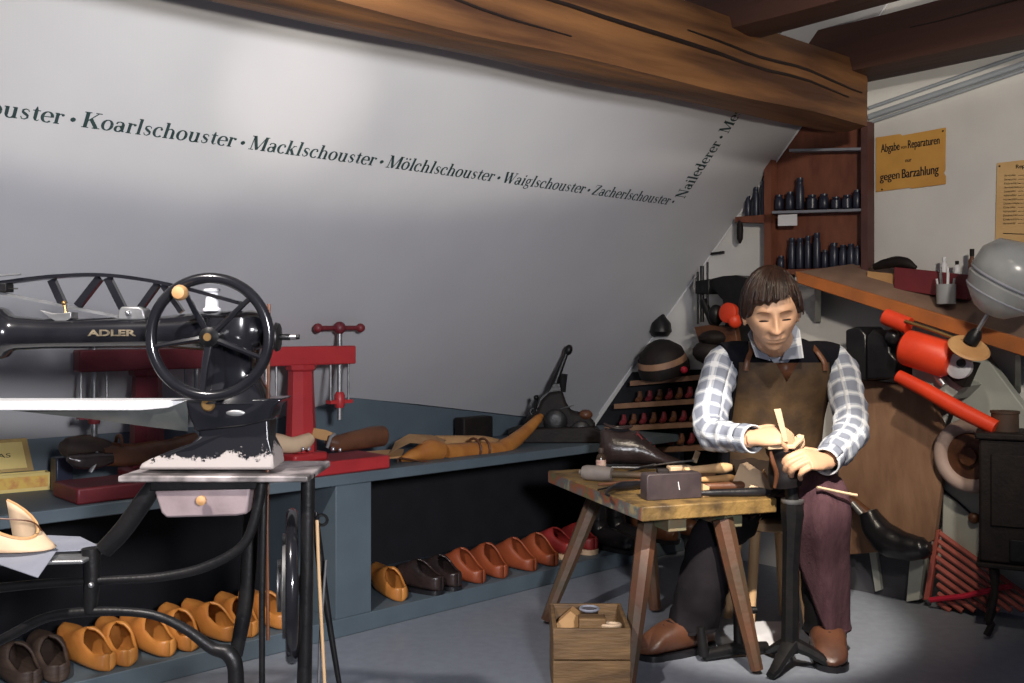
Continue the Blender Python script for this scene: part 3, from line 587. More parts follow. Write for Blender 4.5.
# ------------------------------------------------------------------ things on the blue bench
def boxTS(mb, t, s, z, lt, ls, lz): return mb.obox(t - lt / 2, t + lt / 2, s - ls / 2, s + ls / 2, z, z + lz)
def press(pxc, s, pxl, pxr, label, pm, base_t0, base_t1, handles):
    tc = tS(pxc, s); T = thing('shoe_stretching_press', label, 'shoe press', W(tc, s, ZT))
    mb = MB(); mb.obox(base_t0, base_t1, s - 0.095, s + 0.095, ZT, ZT + 0.045); part('base', mb, pm, T, bevel=0.006)
    mb = MB(); mb.obox(tc - 0.065, tc + 0.065, s - 0.065, s + 0.065, ZT + 0.045, ZT + 0.075); part('foot', mb, pm, T, bevel=0.01)
    ring = lambda r, z: [W(tc + r * math.cos(q), s + r * math.sin(q), z) for q in (math.pi / 8 + math.pi * k / 4 for k in range(8))]
    mb = MB(); mb.loft([ring(0.052, ZT + 0.07), ring(0.046, ZT + 0.2), ring(0.041, 0.868), ring(0.05, 0.875), ring(0.052, 0.89)]); part('column', mb, pm, T, ang=25)
    t0, t1 = tS(pxl, s), tS(pxr, s)
    mb = MB(); mb.obox(t0, t1, s - 0.026, s + 0.026, 0.888, 0.95); part('crossbar', mb, pm, T, bevel=0.005)
    for te, hd in ((t0 + 0.05, handles[0]), (t1 - 0.05, handles[1])):
        mb = MB(); mb.tube([W(te, s, 0.70), W(te, s, 0.995)], 0.009, 10); scr = part('screw', mb, 'grey_steel', T)
        for dt in (-0.036, 0.036):
            mb = MB(); mb.tube([W(te + dt, s, 0.765), W(te + dt, s, 0.9)], 0.0042, 8); part('guide_rod', mb, 'grey_steel', T)
        mb = MB(); mb.obox(te - 0.045, te + 0.045, s - 0.014, s + 0.014, 0.755, 0.767); mb.lathe([(0.014, -0.012), (0.018, 0.0), (0.018, 0.03), (0.012, 0.042)], W(te, s, 0.752), n=12); part('clamp', mb, pm, T)
        if hd:
            mb = MB(); mb.tube([W(te - 0.085, s, 1.01), W(te + 0.085, s, 1.01)], 0.008, 10)
            for k in (-1, 1): mb.ball(W(te + k * 0.085, s, 1.01), 0.016)
            mb.ball(W(te, s, 1.01), 0.022); part('handle', mb, 'maroon', T)
    return T
press(147, -0.115, 76, 212, 'dark red twin-screw shoe press standing behind the sewing machine arm', 'maroon', tS(62, -0.135), tS(196, -0.135), (1, 1))
press(301, -0.105, 252, 352, 'bright red twin-screw shoe press with T-handle right of the hand wheel', 'redpaint', tS(262, -0.105), tS(374, -0.105), (0, 1))
# maroon tray beside the left press is its base; shoe forms lie across the bases
def form(name, pts, rad, m_, label, cat, flat=1.0, sub=5, extra=None, n=14):
    T = thing(name, label, cat, V((pts[0].x, pts[0].y, min(p.z for p in pts) - max(rad))))
    mb = MB(); mb.tube(pts, rad, n, sub=sub, flat=flat); part('body', mb, m_, T)
    if extra: extra(T)
    return T
def tz(px, py, s): return onS(px, py, s)
# left group under the dark press
L = -0.06
form('shoe_last', [tz(60, 446, L), tz(68, 447, L), tz(84, 447, L), tz(100, 449, L), tz(114, 452, L)], [0.012, 0.028, 0.034, 0.030, 0.022], 'dark_wood', 'brown round-nosed shoe last clamped above the maroon press base', 'shoe last')
form('shoe_last', [tz(68, 458, L + 0.03), tz(80, 461, L + 0.03), tz(96, 460, L + 0.03), tz(112, 458, L + 0.03)], [0.010, 0.022, 0.024, 0.016], 'leather_dark', 'dark shoe last lying under the brown round-nosed last', 'shoe last')
def strap1(T):
    mb = MB(); mb.tube([tz(96, 452, L + 0.035), tz(97, 460, L + 0.045), tz(90, 472, L + 0.05)], 0.006, 8, flat=0.4); part('strap', mb, 'grey_steel', T)
    mb = MB(); mb.torus(tz(119, 443, L), d3, 0.022, 0.005, 20, 8); part('buckle_loop', mb, 'leather_brown', T)
form('leather_boot', [tz(98, 455, L + 0.01), tz(108, 454, L), tz(130, 455, L), tz(152, 451, L), tz(166, 449, L), tz(196, 442, L)], [0.030, 0.034, 0.032, 0.030, 0.027, 0.03], 'leather_brown', 'brown leather boot leg lying on the maroon press base', 'boot', extra=strap1)
mb = MB(); mb.sheet([[tz(164, 446, -0.08), tz(175, 437, -0.08), tz(196, 434, -0.08)], [tz(166, 452, -0.05), tz(182, 448, -0.05), tz(206, 450, -0.05)]], 0.004, up=n3)
single('leather_scrap', mb, 'leather_tan', 'tan leather scrap propped beside the brown boot leg', 'leather')
mb = MB(); boxTS(mb, tS(62, -0.3), -0.3, ZT, 0.05, 0.05, 0.10); single('iron_block', mb, 'navy', 'dark slate block standing left of the maroon press base', 'block', bevel=0.004)
# right group
mb = MB()
def bolts(T):
    for px in (303, 309):
        mb = MB(); mb.ball(tz(px, 449, -0.008), 0.007); part('bolt', mb, 'steel', T)
form('shoe_form', [tz(266, 441, -0.045), tz(278, 443, -0.045), tz(292, 445, -0.045), tz(304, 442, -0.045), tz(311, 437, -0.045)], [0.028, 0.03, 0.026, 0.026, 0.018], 'leather_pale', 'pale wooden shoe form with bolts left of the red press column', 'shoe form', extra=bolts)
def clamp2(T):
    mb = MB(); mb.tube([tz(327, 448, -0.008), tz(331, 437, -0.008), tz(335, 434, -0.008)], 0.006, 8); part('clamp_arm', mb, 'grey_steel', T)
    mb = MB(); mb.ball(tz(333, 449, -0.008), 0.008); mb.ball(tz(340, 450, -0.008), 0.007); part('clamp_bolt', mb, 'steel', T)
form('shoe_form', [tz(328, 440, -0.045), tz(338, 443, -0.045), tz(356, 440, -0.045), tz(372, 437, -0.045), tz(382, 436, -0.045), tz(384, 436, -0.045)], [0.016, 0.028, 0.033, 0.036, 0.036, 0.026], 'leather_brown', 'dark brown round shoe form clamped on the bright red press base', 'shoe form', extra=clamp2)
mb = MB(); mb.sheet([[tz(314, 428, -0.06), tz(326, 430, -0.06), tz(336, 434, -0.06)], [tz(312, 437, -0.05), tz(322, 440, -0.05), tz(330, 441, -0.05)]], 0.006, up=n3); single('leather_scrap', mb, 'leather_tan', 'small curled leather scrap beside the red press column', 'leather')
mb = MB(); mb.sheet([[tz(358, 459, -0.12), tz(380, 458, -0.12), tz(402, 456, -0.12)], [tz(360, 452, -0.2), tz(382, 450, -0.2), tz(404, 449, -0.2)]], 0.006); single('leather_strip', mb, 'leather_tan', 'flat tan leather strip between the press base and the wooden boot tree', 'leather')
# wooden boot trees and leather boot on the bench
mb = MB(); rows = []
for k in range(5):
    f = k / 4; rows.append([tz(384 + 6 * f, 458 - 2 * f, -0.09 - 0.1 * f), tz(396, 450 - 8 * f, -0.08 - 0.1 * f), tz(410, 443 - 9 * f, -0.08 - 0.1 * f), tz(424 + 8 * f, 444 - 9 * f, -0.09 - 0.1 * f), tz(440 + 6 * f, 452 - 12 * f, -0.09 - 0.1 * f)])
mb.sheet(rows, 0.006, up=n3); single('leather_sheet', mb, 'leather_tan', 'orange-tan folded leather piece leaning on the wooden boot tree', 'leather', solid=0)
form('boot_tree', [tz(402, 459, -0.1), tz(414, 455, -0.1), tz(430, 450, -0.1), tz(440, 451, -0.1), tz(443, 452, -0.1)], [0.01, 0.024, 0.04, 0.036, 0.02], 'orange_wood', 'rounded orange-tan toe form lying in front of the folded leather', 'boot tree')
def band(T):
    for px in (474, 483):
        mb = MB(); mb.torus(tz(px, 449, -0.11), d3, 0.040, 0.005, 20, 6); part('strap', mb, 'leather_brown', T)
form('boot_tree', [tz(444, 453, -0.11), tz(462, 452, -0.11), tz(486, 451, -0.11), tz(500, 451, -0.11), tz(508, 455, -0.11)], [0.034, 0.035, 0.036, 0.034, 0.014], 'orange_wood', 'long orange-tan boot leg form lying flat with two straps', 'boot tree', extra=band)
form('boot_tree', [tz(436, 441, -0.26), tz(455, 442, -0.26), tz(480, 442, -0.26), tz(497, 444, -0.26)], [0.022, 0.026, 0.026, 0.022], 'leather_tan', 'brown wooden leg form lying behind the strapped boot tree', 'boot tree')
def nail(T):
    mb = MB(); mb.ball(tz(503, 454, -0.06), 0.006); part('nail_hole', mb, 'leather_black', T)
form('boot_tree', [tz(490, 453, -0.09), tz(505, 447, -0.12), tz(514, 441, -0.14), tz(526, 431, -0.17), tz(536, 421, -0.19), tz(541, 416, -0.2)], [0.016, 0.034, 0.030, 0.025, 0.02, 0.012], 'orange_wood', 'orange-tan wooden foot form with its toe pointing up beside the black press', 'boot tree', extra=nail)
mb = MB(); boxTS(mb, tS(474, -0.36), -0.36, ZT, 0.16, 0.06, 0.11); single('tool_case', mb, 'cast', 'low dark case at the back of the bench behind the boot trees', 'case', bevel=0.006)
mb = MB(); mb.tube([tz(398, 462, -0.045), tz(400, 458, -0.045), tz(420, 461, -0.05), tz(440, 463, -0.05), tz(452, 463, -0.06)], 0.003, 6, sub=4); single('wire', mb, 'leather_brown', 'thin bent wire lying in front of the toe form', 'wire')
# cigar box with open lid at the left end
cb = thing('cigar_box', 'open yellow cigar box with printed lid at the left edge of the bench', 'box', W(tS(10, -0.3), -0.3, ZT))
t0, t1 = tS(-70, -0.2), tS(49, -0.2)
bx = [onZ(-70, 500, ZT), onZ(50, 489.5, ZT)]; ex_ = (bx[1] - bx[0]).normalized(); ey_ = V((-ex_.y, ex_.x, 0)); wl = (bx[1] - bx[0]).length
def cbx(x, y, z): return bx[0] + ex_ * x + ey_ * y + V((0, 0, z))
def cbox(mb, x0, x1, y0, y1, z0, z1): return mb.hexa([cbx(x0, y0, z0), cbx(x1, y0, z0), cbx(x1, y1, z0), cbx(x0, y1, z0)], [cbx(x0, y0, z1), cbx(x1, y0, z1), cbx(x1, y1, z1), cbx(x0, y1, z1)])
HB = 0.052
mb = MB(); cbox(mb, 0, wl, 0, 0.006, 0, HB); cbox(mb, 0, wl, 0.046, 0.052, 0, HB); cbox(mb, 0, 0.006, 0.006, 0.046, 0, HB); cbox(mb, wl - 0.006, wl, 0.006, 0.046, 0, HB); cbox(mb, 0.006, wl - 0.006, 0.006, 0.046, 0, 0.006); part('body', mb, 'yellow', cb)
mb = MB(); cbox(mb, 0.006, wl - 0.006, -0.0008, 0.0, 0.010, HB - 0.008); part('print_band', mb, mat('box_print', (0.62, 0.40, 0.08), (0.45, 0.12, 0.05), scale=35, contrast=(0.45, 0.75)), cb)
lid = MB(); l0 = [cbx(0, 0.052, HB + 0.002), cbx(wl - 0.035, 0.052, HB + 0.002), cbx(wl - 0.052, 0.068, HB + 0.098), cbx(0, 0.068, HB + 0.098)]; lid.prism(l0, ey_ * 0.006); lo = part('lid', lid, 'goldwood', cb)
mb = MB(); ins = lambda u, v: (l0[0] * (1 - u) + l0[1] * u) * (1 - v) + (l0[3] * (1 - u) + l0[2] * u) * v - ey_ * 0.0012
mb.prism([ins(0.02, 0.1), ins(0.94, 0.1), ins(0.94, 0.9), ins(0.02, 0.9)], -ey_ * 0.0006); part('lid_paper', mb, 'yellow', lo)
vs, fs = font_mesh('AS', 0.018, 0, 0.036); mb = MB(); mb.add([ins(0.66, 0.45) - ey_ * 0.0016 + ex_ * v.x + V((0, 0, v.y)) for v in vs], fs); part('lid_lettering', mb, 'black_ink', lo)
mb = MB(); cbox(mb, 0.01, wl - 0.01, 0.012, 0.042, 0.03, 0.045); part('contents', mb, 'leather_brown', cb)

# black lever press (eyelet machine) at the right end of the bench
D0 = W(tS(552, -0.2), -0.2, 0).y
def e(px, py, dy=0.0): p = P(px, py, D0); return V((p.x, p.y + dy, p.z))
EP = D0 / F
zb_ = 325 + (CAMH - ZT) / D0 * F
lp = thing('lever_press', 'black cast-iron eyelet press with raised ball-ended lever on the bench', 'press', V((e(555, 0).x, D0, ZT)))
mb = MB(); mb.prism([e(x, y, -0.09) for x, y in ((508, zb_), (600, zb_), (600, zb_ - 12), (590, zb_ - 16), (520, zb_ - 14), (508, zb_ - 10))], (0, 0.18, 0)); part('base', mb, 'cast', lp, bevel=0.006)
mb = MB(); mb.prism([e(x, y, -0.045) for x, y in ((524, zb_ - 12), (590, zb_ - 12), (596, 424), (588, 414), (572, 411), (566, 402), (562, 390), (549, 392), (541, 400), (537, 410), (526, 418))], (0, 0.09, 0)); part('frame', mb, 'cast', lp, bevel=0.012)
mb = MB(); mb.prism([e(x, y, -0.02) for x, y in ((536, 408), (540, 397), (549, 390), (553, 383), (560, 383), (562, 396), (552, 412))], (0, 0.04, 0)); part('head_plate', mb, 'iron', lp, bevel=0.003)
mb = MB(); mb.tube([e(549, 402), e(555, 384), e(560, 370), e(567, 352)], [0.016, 0.018, 0.012, 0.009], 10); mb.tube([e(562, 392, 0.01), e(564, 374, 0.01)], 0.016, 8); lv = part('lever', mb, 'iron', lp)
mb = MB(); mb.ball(e(568.5, 350), (0.017, 0.017, 0.024), 14, Matrix.Rotation(0.35, 3, 'Y')); part('lever_ball', mb, 'iron', lv)
mb = MB(); mb.tube([e(534, 414, -0.03), e(536, 398, -0.03)], 0.007, 8); mb.ball(e(536, 397, -0.03), 0.011); mb.torus(e(533.5, 411, -0.03), (0, 1, 0), 0.014, 0.004, 16, 6); part('plunger', mb, 'iron', lp)
mb = MB(); mb.tube([e(560, 408, -0.04), e(573, 404.5, -0.05)], 0.006, 8, flat=0.5); part('feed_arm', mb, 'grey_steel', lp)
for (x, y, r) in ((555, 420, 0.05), (580, 430, 0.045), (536, 436, 0.03)):
    mb = MB(); mb.lathe([(r * 0.3, -0.014), (r * 0.85, -0.012), (r, -0.006), (r, 0.006), (r * 0.85, 0.012)], e(x, y, -0.058), (0, 1, 0), 20); part('gear', mb, 'iron', lp)
mb = MB(); mb.ball(e(585, 414, -0.03), (0.03, 0.03, 0.022)); part('eyelet_cup', mb, 'leather_brown', lp)
mb = MB(); mb.tube([e(538, 430, -0.06), e(548, 430, -0.06)], 0.006, 8); part('oil_tube', mb, 'brass', lp)

# ------------------------------------------------------------------ clogs and shoes on the plinth
def shoe_rings(L=0.26, w=0.046, h=0.075, heel_h=0.07, toe_up=0.02, open0=0.08, open1=0.52, N=22, K=17, peak=0.0):
    """open shoe shell: x from heel (-L/2) to toe (+L/2); rear part open on top"""
    rings = []
    for i in range(N + 1):
        f = i / N; x = -L / 2 + L * f
        ww = w * (0.70 + 0.34 * math.sin(math.pi * min(f * 1.15, 1) * 0.9)) if f < 0.8 else w * (0.96 * math.sqrt(max(1 - ((f - 0.78) / 0.225) ** 2, 0.0)) + 0.01)
        if f < 0.06: ww *= 0.62 + 0.38 * math.sqrt(f / 0.06)
        if f < open1:
            u = f / open1; hh = heel_h + (h + peak - heel_h) * (u * u * (3 - 2 * u)) - 0.12 * h * math.sin(math.pi * u)
        else:
            g = (f - open1) / (1 - open1); hh = h * (1 - g ** 2.4) + 0.012 * g + peak * math.exp(-(g / 0.22) ** 2)
        z0 = toe_up * max(0, (f - 0.6) / 0.4) ** 2
        gap = 0.0
        if f < open1: gap = 1.25 * min(1, (open1 - f) / 0.14)
        th0 = gap * 0.62; ring = []
        for j in range(K):
            q = th0 + (2 * math.pi - 2 * th0) * j / (K - 1); sx, cz = math.sin(q), math.cos(q)
            yy = ww * math.copysign(abs(sx) ** 0.75, sx); zz = 0.5 + 0.5 * math.copysign(abs(cz) ** (0.8 if cz > 0 else 0.5), cz)
            ring.append(V((x, yy, z0 + max(hh, 0.014) * zz)))
        rings.append(ring)
    rings.append([V((L / 2 + 0.002, 0, toe_up + 0.007))] * K)
    rings.insert(0, [V((p.x - 0.004, p.y * 0.02, p.z * 0.97)) for p in rings[0]])
    return rings
def shoe_proto(key, m_, extra=None, **k):
    sole = k.pop('sole', None)
    mb = MB(); mb.loft(shoe_rings(**k), cap=False, closed=False); me = mb.mesh(key, V((0, 0, 0)), 75, merge=0.0006); me.materials.append(M[m_])
    s_ = None
    if sole:
        sm, sh = sole; mb = MB(); rr = shoe_rings(**k); out = []
        for r in rr[:-1]: out.append((r[0].x, max(p.y for p in r) * 1.04))
        poly = [V((x, y, -sh)) for x, y in out] + [V((x, -y, -sh)) for x, y in out[::-1]]
        mb.prism(poly, (0, 0, sh + 0.003)); s_ = mb.mesh('sole', V((0, 0, 0)), 60); s_.materials.append(M[sm])
    return me, s_, (sole[1] if sole else 0)
def put_shoe(proto, name, px, s, yaw, label, cat, group, z=None, scale=1.0, lean=0.0):
    me, s_, sh = proto; t = tS(px, s); base = W(t, s, (ZP if z is None else z))
    o = bpy.data.objects.new(name, None); o.empty_display_size = 0.05; link(o); o.location = base + V((0, 0, 0.0005))
    o.rotation_euler = (0, lean, math.atan2(n3.y, n3.x) + math.pi + math.radians(yaw)); o.scale = (scale,) * 3; tag(o, label, cat, group)
    b = link(bpy.data.objects.new('upper', me), o); b.location = (0, 0, sh); q = b.modifiers.new('solid', 'SOLIDIFY'); q.thickness = 0.007; q.offset = -1
    if s_: c = link(bpy.data.objects.new('sole', s_), o); c.location = (0, 0, sh)
    return o
clog = shoe_proto('wooden_clog', 'orange_wood', L=0.25, w=0.043, h=0.088, heel_h=0.056, toe_up=0.075, open1=0.46, peak=0.012)
darkclog = shoe_proto('dark_clog', 'dark_wood', L=0.25, w=0.043, h=0.088, heel_h=0.056, toe_up=0.07, open1=0.46, peak=0.012)
lowshoe = shoe_proto('low_shoe', 'leather_dark', L=0.27, w=0.042, h=0.080, heel_h=0.062, open1=0.42, peak=0.02, toe_up=0.008, sole=('leather_black', 0.012))
mule = shoe_proto('leather_mule', 'terracotta', L=0.24, w=0.046, h=0.098, heel_h=0.058, open1=0.46, toe_up=0.01, peak=0.02)
slip = shoe_proto('red_slipper', 'red_leather', L=0.23, w=0.046, h=0.085, heel_h=0.06, open1=0.48, toe_up=0.004, peak=0.015, sole=('leather_pale', 0.018))
GC = 'orange wooden clogs in the left compartment'
xs = [(86, 'third from the left edge'), (116, 'with dark mouth, fourth from the left edge'), (147, 'fifth from the left edge'), (178, 'sixth from the left edge, at the stand leg fork'), (209, 'in the bright spot, left of its twin'), (236, 'in the bright spot, right of its twin'), (264, 'seen between the thin iron rods')]
put_shoe(darkclog, 'wooden_clog', 14, -0.15, 4, 'dark brown clog at the left edge of the lower row', 'clog', 'dark clogs in the left compartment')
put_shoe(darkclog, 'wooden_clog', 48, -0.15, -6, 'dark brown clog second from the left edge of the row', 'clog', 'dark clogs in the left compartment')
for i, (px, w_) in enumerate(xs):
    put_shoe(clog, 'wooden_clog', px, -0.15, (8, -7, 6, -8, 7, -6, 3)[i], 'orange wooden clog ' + w_, 'clog', GC)
put_shoe(clog, 'wooden_clog', 334, -0.14, 5, 'orange wooden clog beside the blue divider, behind the machine stand', 'clog', GC)
put_shoe(clog, 'wooden_clog', 388, -0.15, -14, 'single orange wooden clog right of the blue divider', 'clog', 'shoes in the right compartment', scale=0.98)
put_shoe(lowshoe, 'low_shoe', 413, -0.14, 10, 'dark low shoe next to the single orange clog', 'shoe', 'shoes in the right compartment')
put_shoe(lowshoe, 'low_shoe', 436, -0.14, -4, 'dark low shoe left of the terracotta mules', 'shoe', 'shoes in the right compartment')
for px, w_, y_ in ((459, 'first from the left', 6), (485, 'second from the left', -6), (511, 'third from the left', 5), (535, 'fourth, beside the red slippers', -4)):
    put_shoe(mule, 'leather_mule', px, -0.14, y_, 'terracotta leather mule with open heel cup, ' + w_, 'mule', 'terracotta mules in the right compartment')
put_shoe(slip, 'red_slipper', 553, -0.16, 4, 'red slipper with pale sole, left one of the pair', 'slipper', 'red slippers')
put_shoe(slip, 'red_slipper', 576, -0.16, -5, 'red slipper with pale sole, right one behind the table leg', 'slipper', 'red slippers')
def tallboot(px, s, hgt, m_, label, group, L=0.2, r=0.042):
    t = tS(px, s); b = W(t, s, ZP); T = thing('boot', label, 'boot', b, group); fx = n3
    mb = MB(); mb.tube([b + V((0, 0, hgt)), b + V((0, 0, hgt * 0.6)), b + V((0, 0, 0.11)), b + fx * 0.02 + V((0, 0, 0.06)), b + fx * (L * 0.5) + V((0, 0, 0.045)), b + fx * L * 0.85 + V((0, 0, 0.038)), b + fx * L + V((0, 0, 0.033))], [r, r, r * 0.95, r * 1.05, r, r * 0.85, r * 0.45], 14, sub=5); part('shaft', mb, m_, T)
    mb = MB(); mb.prism([b + fx * x + d3 * y for x, y in ((-0.04, -0.03), (0.0, -0.04), (L * .6, -0.042), (L, -0.03), (L + .015, 0), (L, 0.03), (L * .6, .042), (0, .04), (-.04, .03))], (0, 0, 0.018)); part('sole', mb, 'leather_black', T)
    mb = MB(); mb.torus(b + V((0, 0, hgt)), (0, 0, 1), r, 0.004, 20, 6); part('rim', mb, m_, T)
tallboot(598, -0.14, 0.22, 'leather_black', 'tall black boot behind the table leg, left one of the pair', 'black boots'); tallboot(616, -0.14, 0.22, 'leather_black', 'tall black boot behind the table leg, right one of the pair', 'black boots')
tallboot(640, -0.14, 0.2, 'leather_brown', 'brown ankle boot at the right end of the lower row', 'brown boots', r=0.05); tallboot(662, -0.14, 0.2, 'leather_brown', 'brown ankle boot beside the end panel, behind the table', 'brown boots', r=0.05)
# ------------------------------------------------------------------ cobbler's table
ZTB = 0.50
c0 = onZ(642, 507, ZTB); c1 = onZ(777, 498.3, ZTB); c3 = onZ(549, 470.5, ZTB); fx = (c1 - c0).normalized(); fy = V((-fx.y, fx.x, 0)); lenx = (c1 - c0).length; leny = (c3 - c0).dot(fy)
def tb(x, y, z=0.0): return c0 + fx * x + fy * y + V((0, 0, z))
tab = thing('work_table', 'low worn wooden cobbler table with splayed legs in front of the seated man', 'table', tb(lenx / 2, leny / 2, -ZTB))
mb = MB(); mb.hexa([tb(0, 0, -0.043), tb(lenx, 0, -0.043), tb(lenx, leny, -0.043), tb(0, leny, -0.043)], [tb(0, 0), tb(lenx, 0), tb(lenx, leny), tb(0, leny)]); part('table_top', mb, 'table_wood', tab, bevel=0.004)
M['table_edge'] = mat('flaking_paint', (0.10, 0.13, 0.13), (0.26, 0.08, 0.035), rough=0.6, scale=14, detail=6, contrast=(0.42, 0.56))
_r = M['table_edge'].node_tree.nodes['Color Ramp'].color_ramp.elements; _x = _r.new(0.36); _x.color = (0.33, 0.25, 0.13, 1); _x = _r.new(0.62); _x.color = (0.13, 0.12, 0.06, 1)
mb = MB(); mb.hexa([tb(-0.0015, 0.004, -0.040), tb(0.0, 0.004, -0.040), tb(0.0, leny - 0.004, -0.040), tb(-0.0015, leny - 0.004, -0.040)], [tb(-0.0015, 0.004, -0.004), tb(0.0, 0.004, -0.004), tb(0.0, leny - 0.004, -0.004), tb(-0.0015, leny - 0.004, -0.004)]); part('painted_edge', mb, 'table_edge', tab, label='flaking coloured paint along the side edge')
for x0, w_ in ((0.10, 0.06), (lenx - 0.16, 0.06)):
    mb = MB(); mb.hexa([tb(x0, 0.03, -0.085), tb(x0 + w_, 0.03, -0.085), tb(x0 + w_, leny - 0.03, -0.085), tb(x0, leny - 0.03, -0.085)], [tb(x0, 0.03, -0.043), tb(x0 + w_, 0.03, -0.043), tb(x0 + w_, leny - 0.03, -0.043), tb(x0, leny - 0.03, -0.043)]); part('batten', mb, mat('green_batten', (0.12, 0.17, 0.11), (0.2, 0.13, 0.07), scale=12), tab, bevel=0.003)
def leg(pt, pb, r0, r1):
    mb = MB(); mb.tube([pt, pt * 0.5 + pb * 0.5, pb], [r0, (r0 + r1) / 2 + 0.002, r1], 8, up=(0.4, 0.9, 0)); part('leg', mb, 'leg_wood', tab, ang=25)
def fl_(px, py): return onZ(px, py, 0.0) + V((0, 0, 0.012))
leg(tb(0.10, 0.16, -0.06), fl_(628, 690), 0.033, 0.021)
leg(tb(lenx - 0.16, 0.045, -0.06), fl_(757, 674), 0.033, 0.019)
leg(tb(0.12, leny - 0.16, -0.06), fl_(546, 624), 0.030, 0.019)
leg(tb(lenx - 0.14, leny - 0.14, -0.06), fl_(655, 612), 0.030, 0.022)
def tt(px, py, z=0.0): return onZ(px, py, ZTB) + V((0, 0, z))
# dark boot standing on the table
bo = thing('lace_up_boot', 'shiny dark leather ankle boot at the back of the table, toe to the right', 'boot', tt(640, 466))
Yb = tt(640, 466).y
def be(px, py, dy=0.0): p = P(px, py, Yb); return V((p.x, p.y + dy, p.z))
BP = Yb / F
secs = [(600, 431, 464, 13), (604, 428, 464, 20), (612, 429, 464, 23), (622, 431, 464, 24), (632, 430, 464, 25), (641, 434, 464, 26), (650, 443, 464, 28), (658, 449, 464, 29), (667, 455, 465, 29), (675, 458, 466, 26), (681, 460, 466, 19), (685, 463, 466, 7)]
rings = []
for (x, yt, yb, w) in secs:
    r = []
    for j in range(18):
        q = 2 * math.pi * j / 18; sx, cz = math.sin(q), math.cos(q); yy = w * BP * 0.5 * 1.35 * math.copysign(abs(sx) ** 0.8, sx); ymid = (yt + yb) / 2; hh = (yb - yt) / 2
        p = be(x, ymid - hh * math.copysign(abs(cz) ** 0.8, cz)); narrow = 0.72 if (x < 642 and cz > 0.4) else 1.0; r.append(p + V((0, yy * narrow, 0)))
    rings.append(r)
mb = MB(); mb.loft(rings); part('upper', mb, 'leather_dark', bo, ang=60)
mb = MB(); mb.ball(be(618, 430, 0), (0.045, 0.022, 0.008), 16); part('boot_opening', mb, 'dark', bo)
mb = MB(); mb.tube([be(618, 429, 0) + V((0.050 * math.cos(q), 0.026 * math.sin(q), 0.004 - 0.004 * math.cos(q) + 0.010 * math.cos(q) ** 2)) for q in (2 * math.pi * k / 24 for k in range(25))], 0.0045, 8); part('collar', mb, 'leather_dark', bo)
mb = MB(); mb.prism([be(x, 465.5, 0) + V((0, s * w * BP * 0.72, 0)) for s, seq in ((-1, secs), (1, secs[::-1])) for (x, _, _, w) in seq], (0, 0, -0.014)); part('sole', mb, 'leather_black', bo)
mb = MB(); mb.prism([be(x, 466, -0.032) for x in (601, 622)] + [be(x, 473, -0.030) for x in (621, 603)], (0, 0.064, 0)); part('heel', mb, 'leather_black', bo)
mb = MB()
for k in range(5): mb.tube([be(636 + 4.2 * k, 434 + 3.4 * k, -0.03), be(638 + 4.2 * k, 431.5 + 3.6 * k, 0), be(636 + 4.2 * k, 434 + 3.4 * k, 0.03)], 0.003, 6)
mb.tube([be(637, 433, -0.03), be(641, 438, -0.034), be(638, 446, -0.037)], 0.003, 6); part('laces', mb, 'maroon', bo)
# bottle
bp = tt(601, 471); B = thing('medicine_bottle', 'small dark bottle with printed label at the left of the table', 'bottle', bp)
mb = MB(); mb.lathe([(0.016, 0), (0.0175, 0.003), (0.0175, 0.048), (0.014, 0.056), (0.008, 0.061), (0.008, 0.068)], bp, n=18); part('glass', mb, 'glass', B)
mb = MB(); mb.lathe([(0.0178, 0.006), (0.018, 0.007), (0.018, 0.040), (0.0178, 0.041)], bp, n=18, cap=False); part('label', mb, 'label', B)
mb = MB(); mb.lathe([(0.010, 0.066), (0.0105, 0.068), (0.0105, 0.080), (0.009, 0.082)], bp, n=16); part('cap', mb, 'dark_wood', B)
# dark metal box in front
bxp = [tt(647, 501), tt(702, 498)]; u = (bxp[1] - bxp[0]).normalized(); w_ = V((-u.y, u.x, 0)); lw = (bxp[1] - bxp[0]).length
mb = MB(); hb_ = 0.078; prof = [(0, 0), (lw, 0), (lw, hb_ - 0.008), (lw - 0.006, hb_), (0.006, hb_), (0, hb_ - 0.008)]
mb.prism([bxp[0] + u * x + V((0, 0, z)) for x, z in prof], w_ * 0.05)
BX = thing('tool_tin', 'dark brown rectangular tin standing at the front edge of the table', 'tin', bxp[0] + u * lw / 2)
part('body', mb, mat('dark_tin', (0.035, 0.026, 0.028), (0.055, 0.04, 0.04), rough=0.4, scale=16), BX, bevel=0.003)
mb = MB(); mb.tube([bxp[0] + u * lw * 0.56 + V((0, 0, 0.052)) - w_ * 0.001, bxp[0] + u * lw * 0.585 + V((0, 0, 0.028)) - w_ * 0.001], 0.0015, 6); part('scratch', mb, 'white', BX)
mb = MB(); mb.box(bxp[0] + u * lw * 0.36 + V((0, 0, hb_ + 0.004)) + w_ * 0.03, (0.035, 0.03, 0.014)); part('lid_catch', mb, 'cast', BX, bevel=0.003)
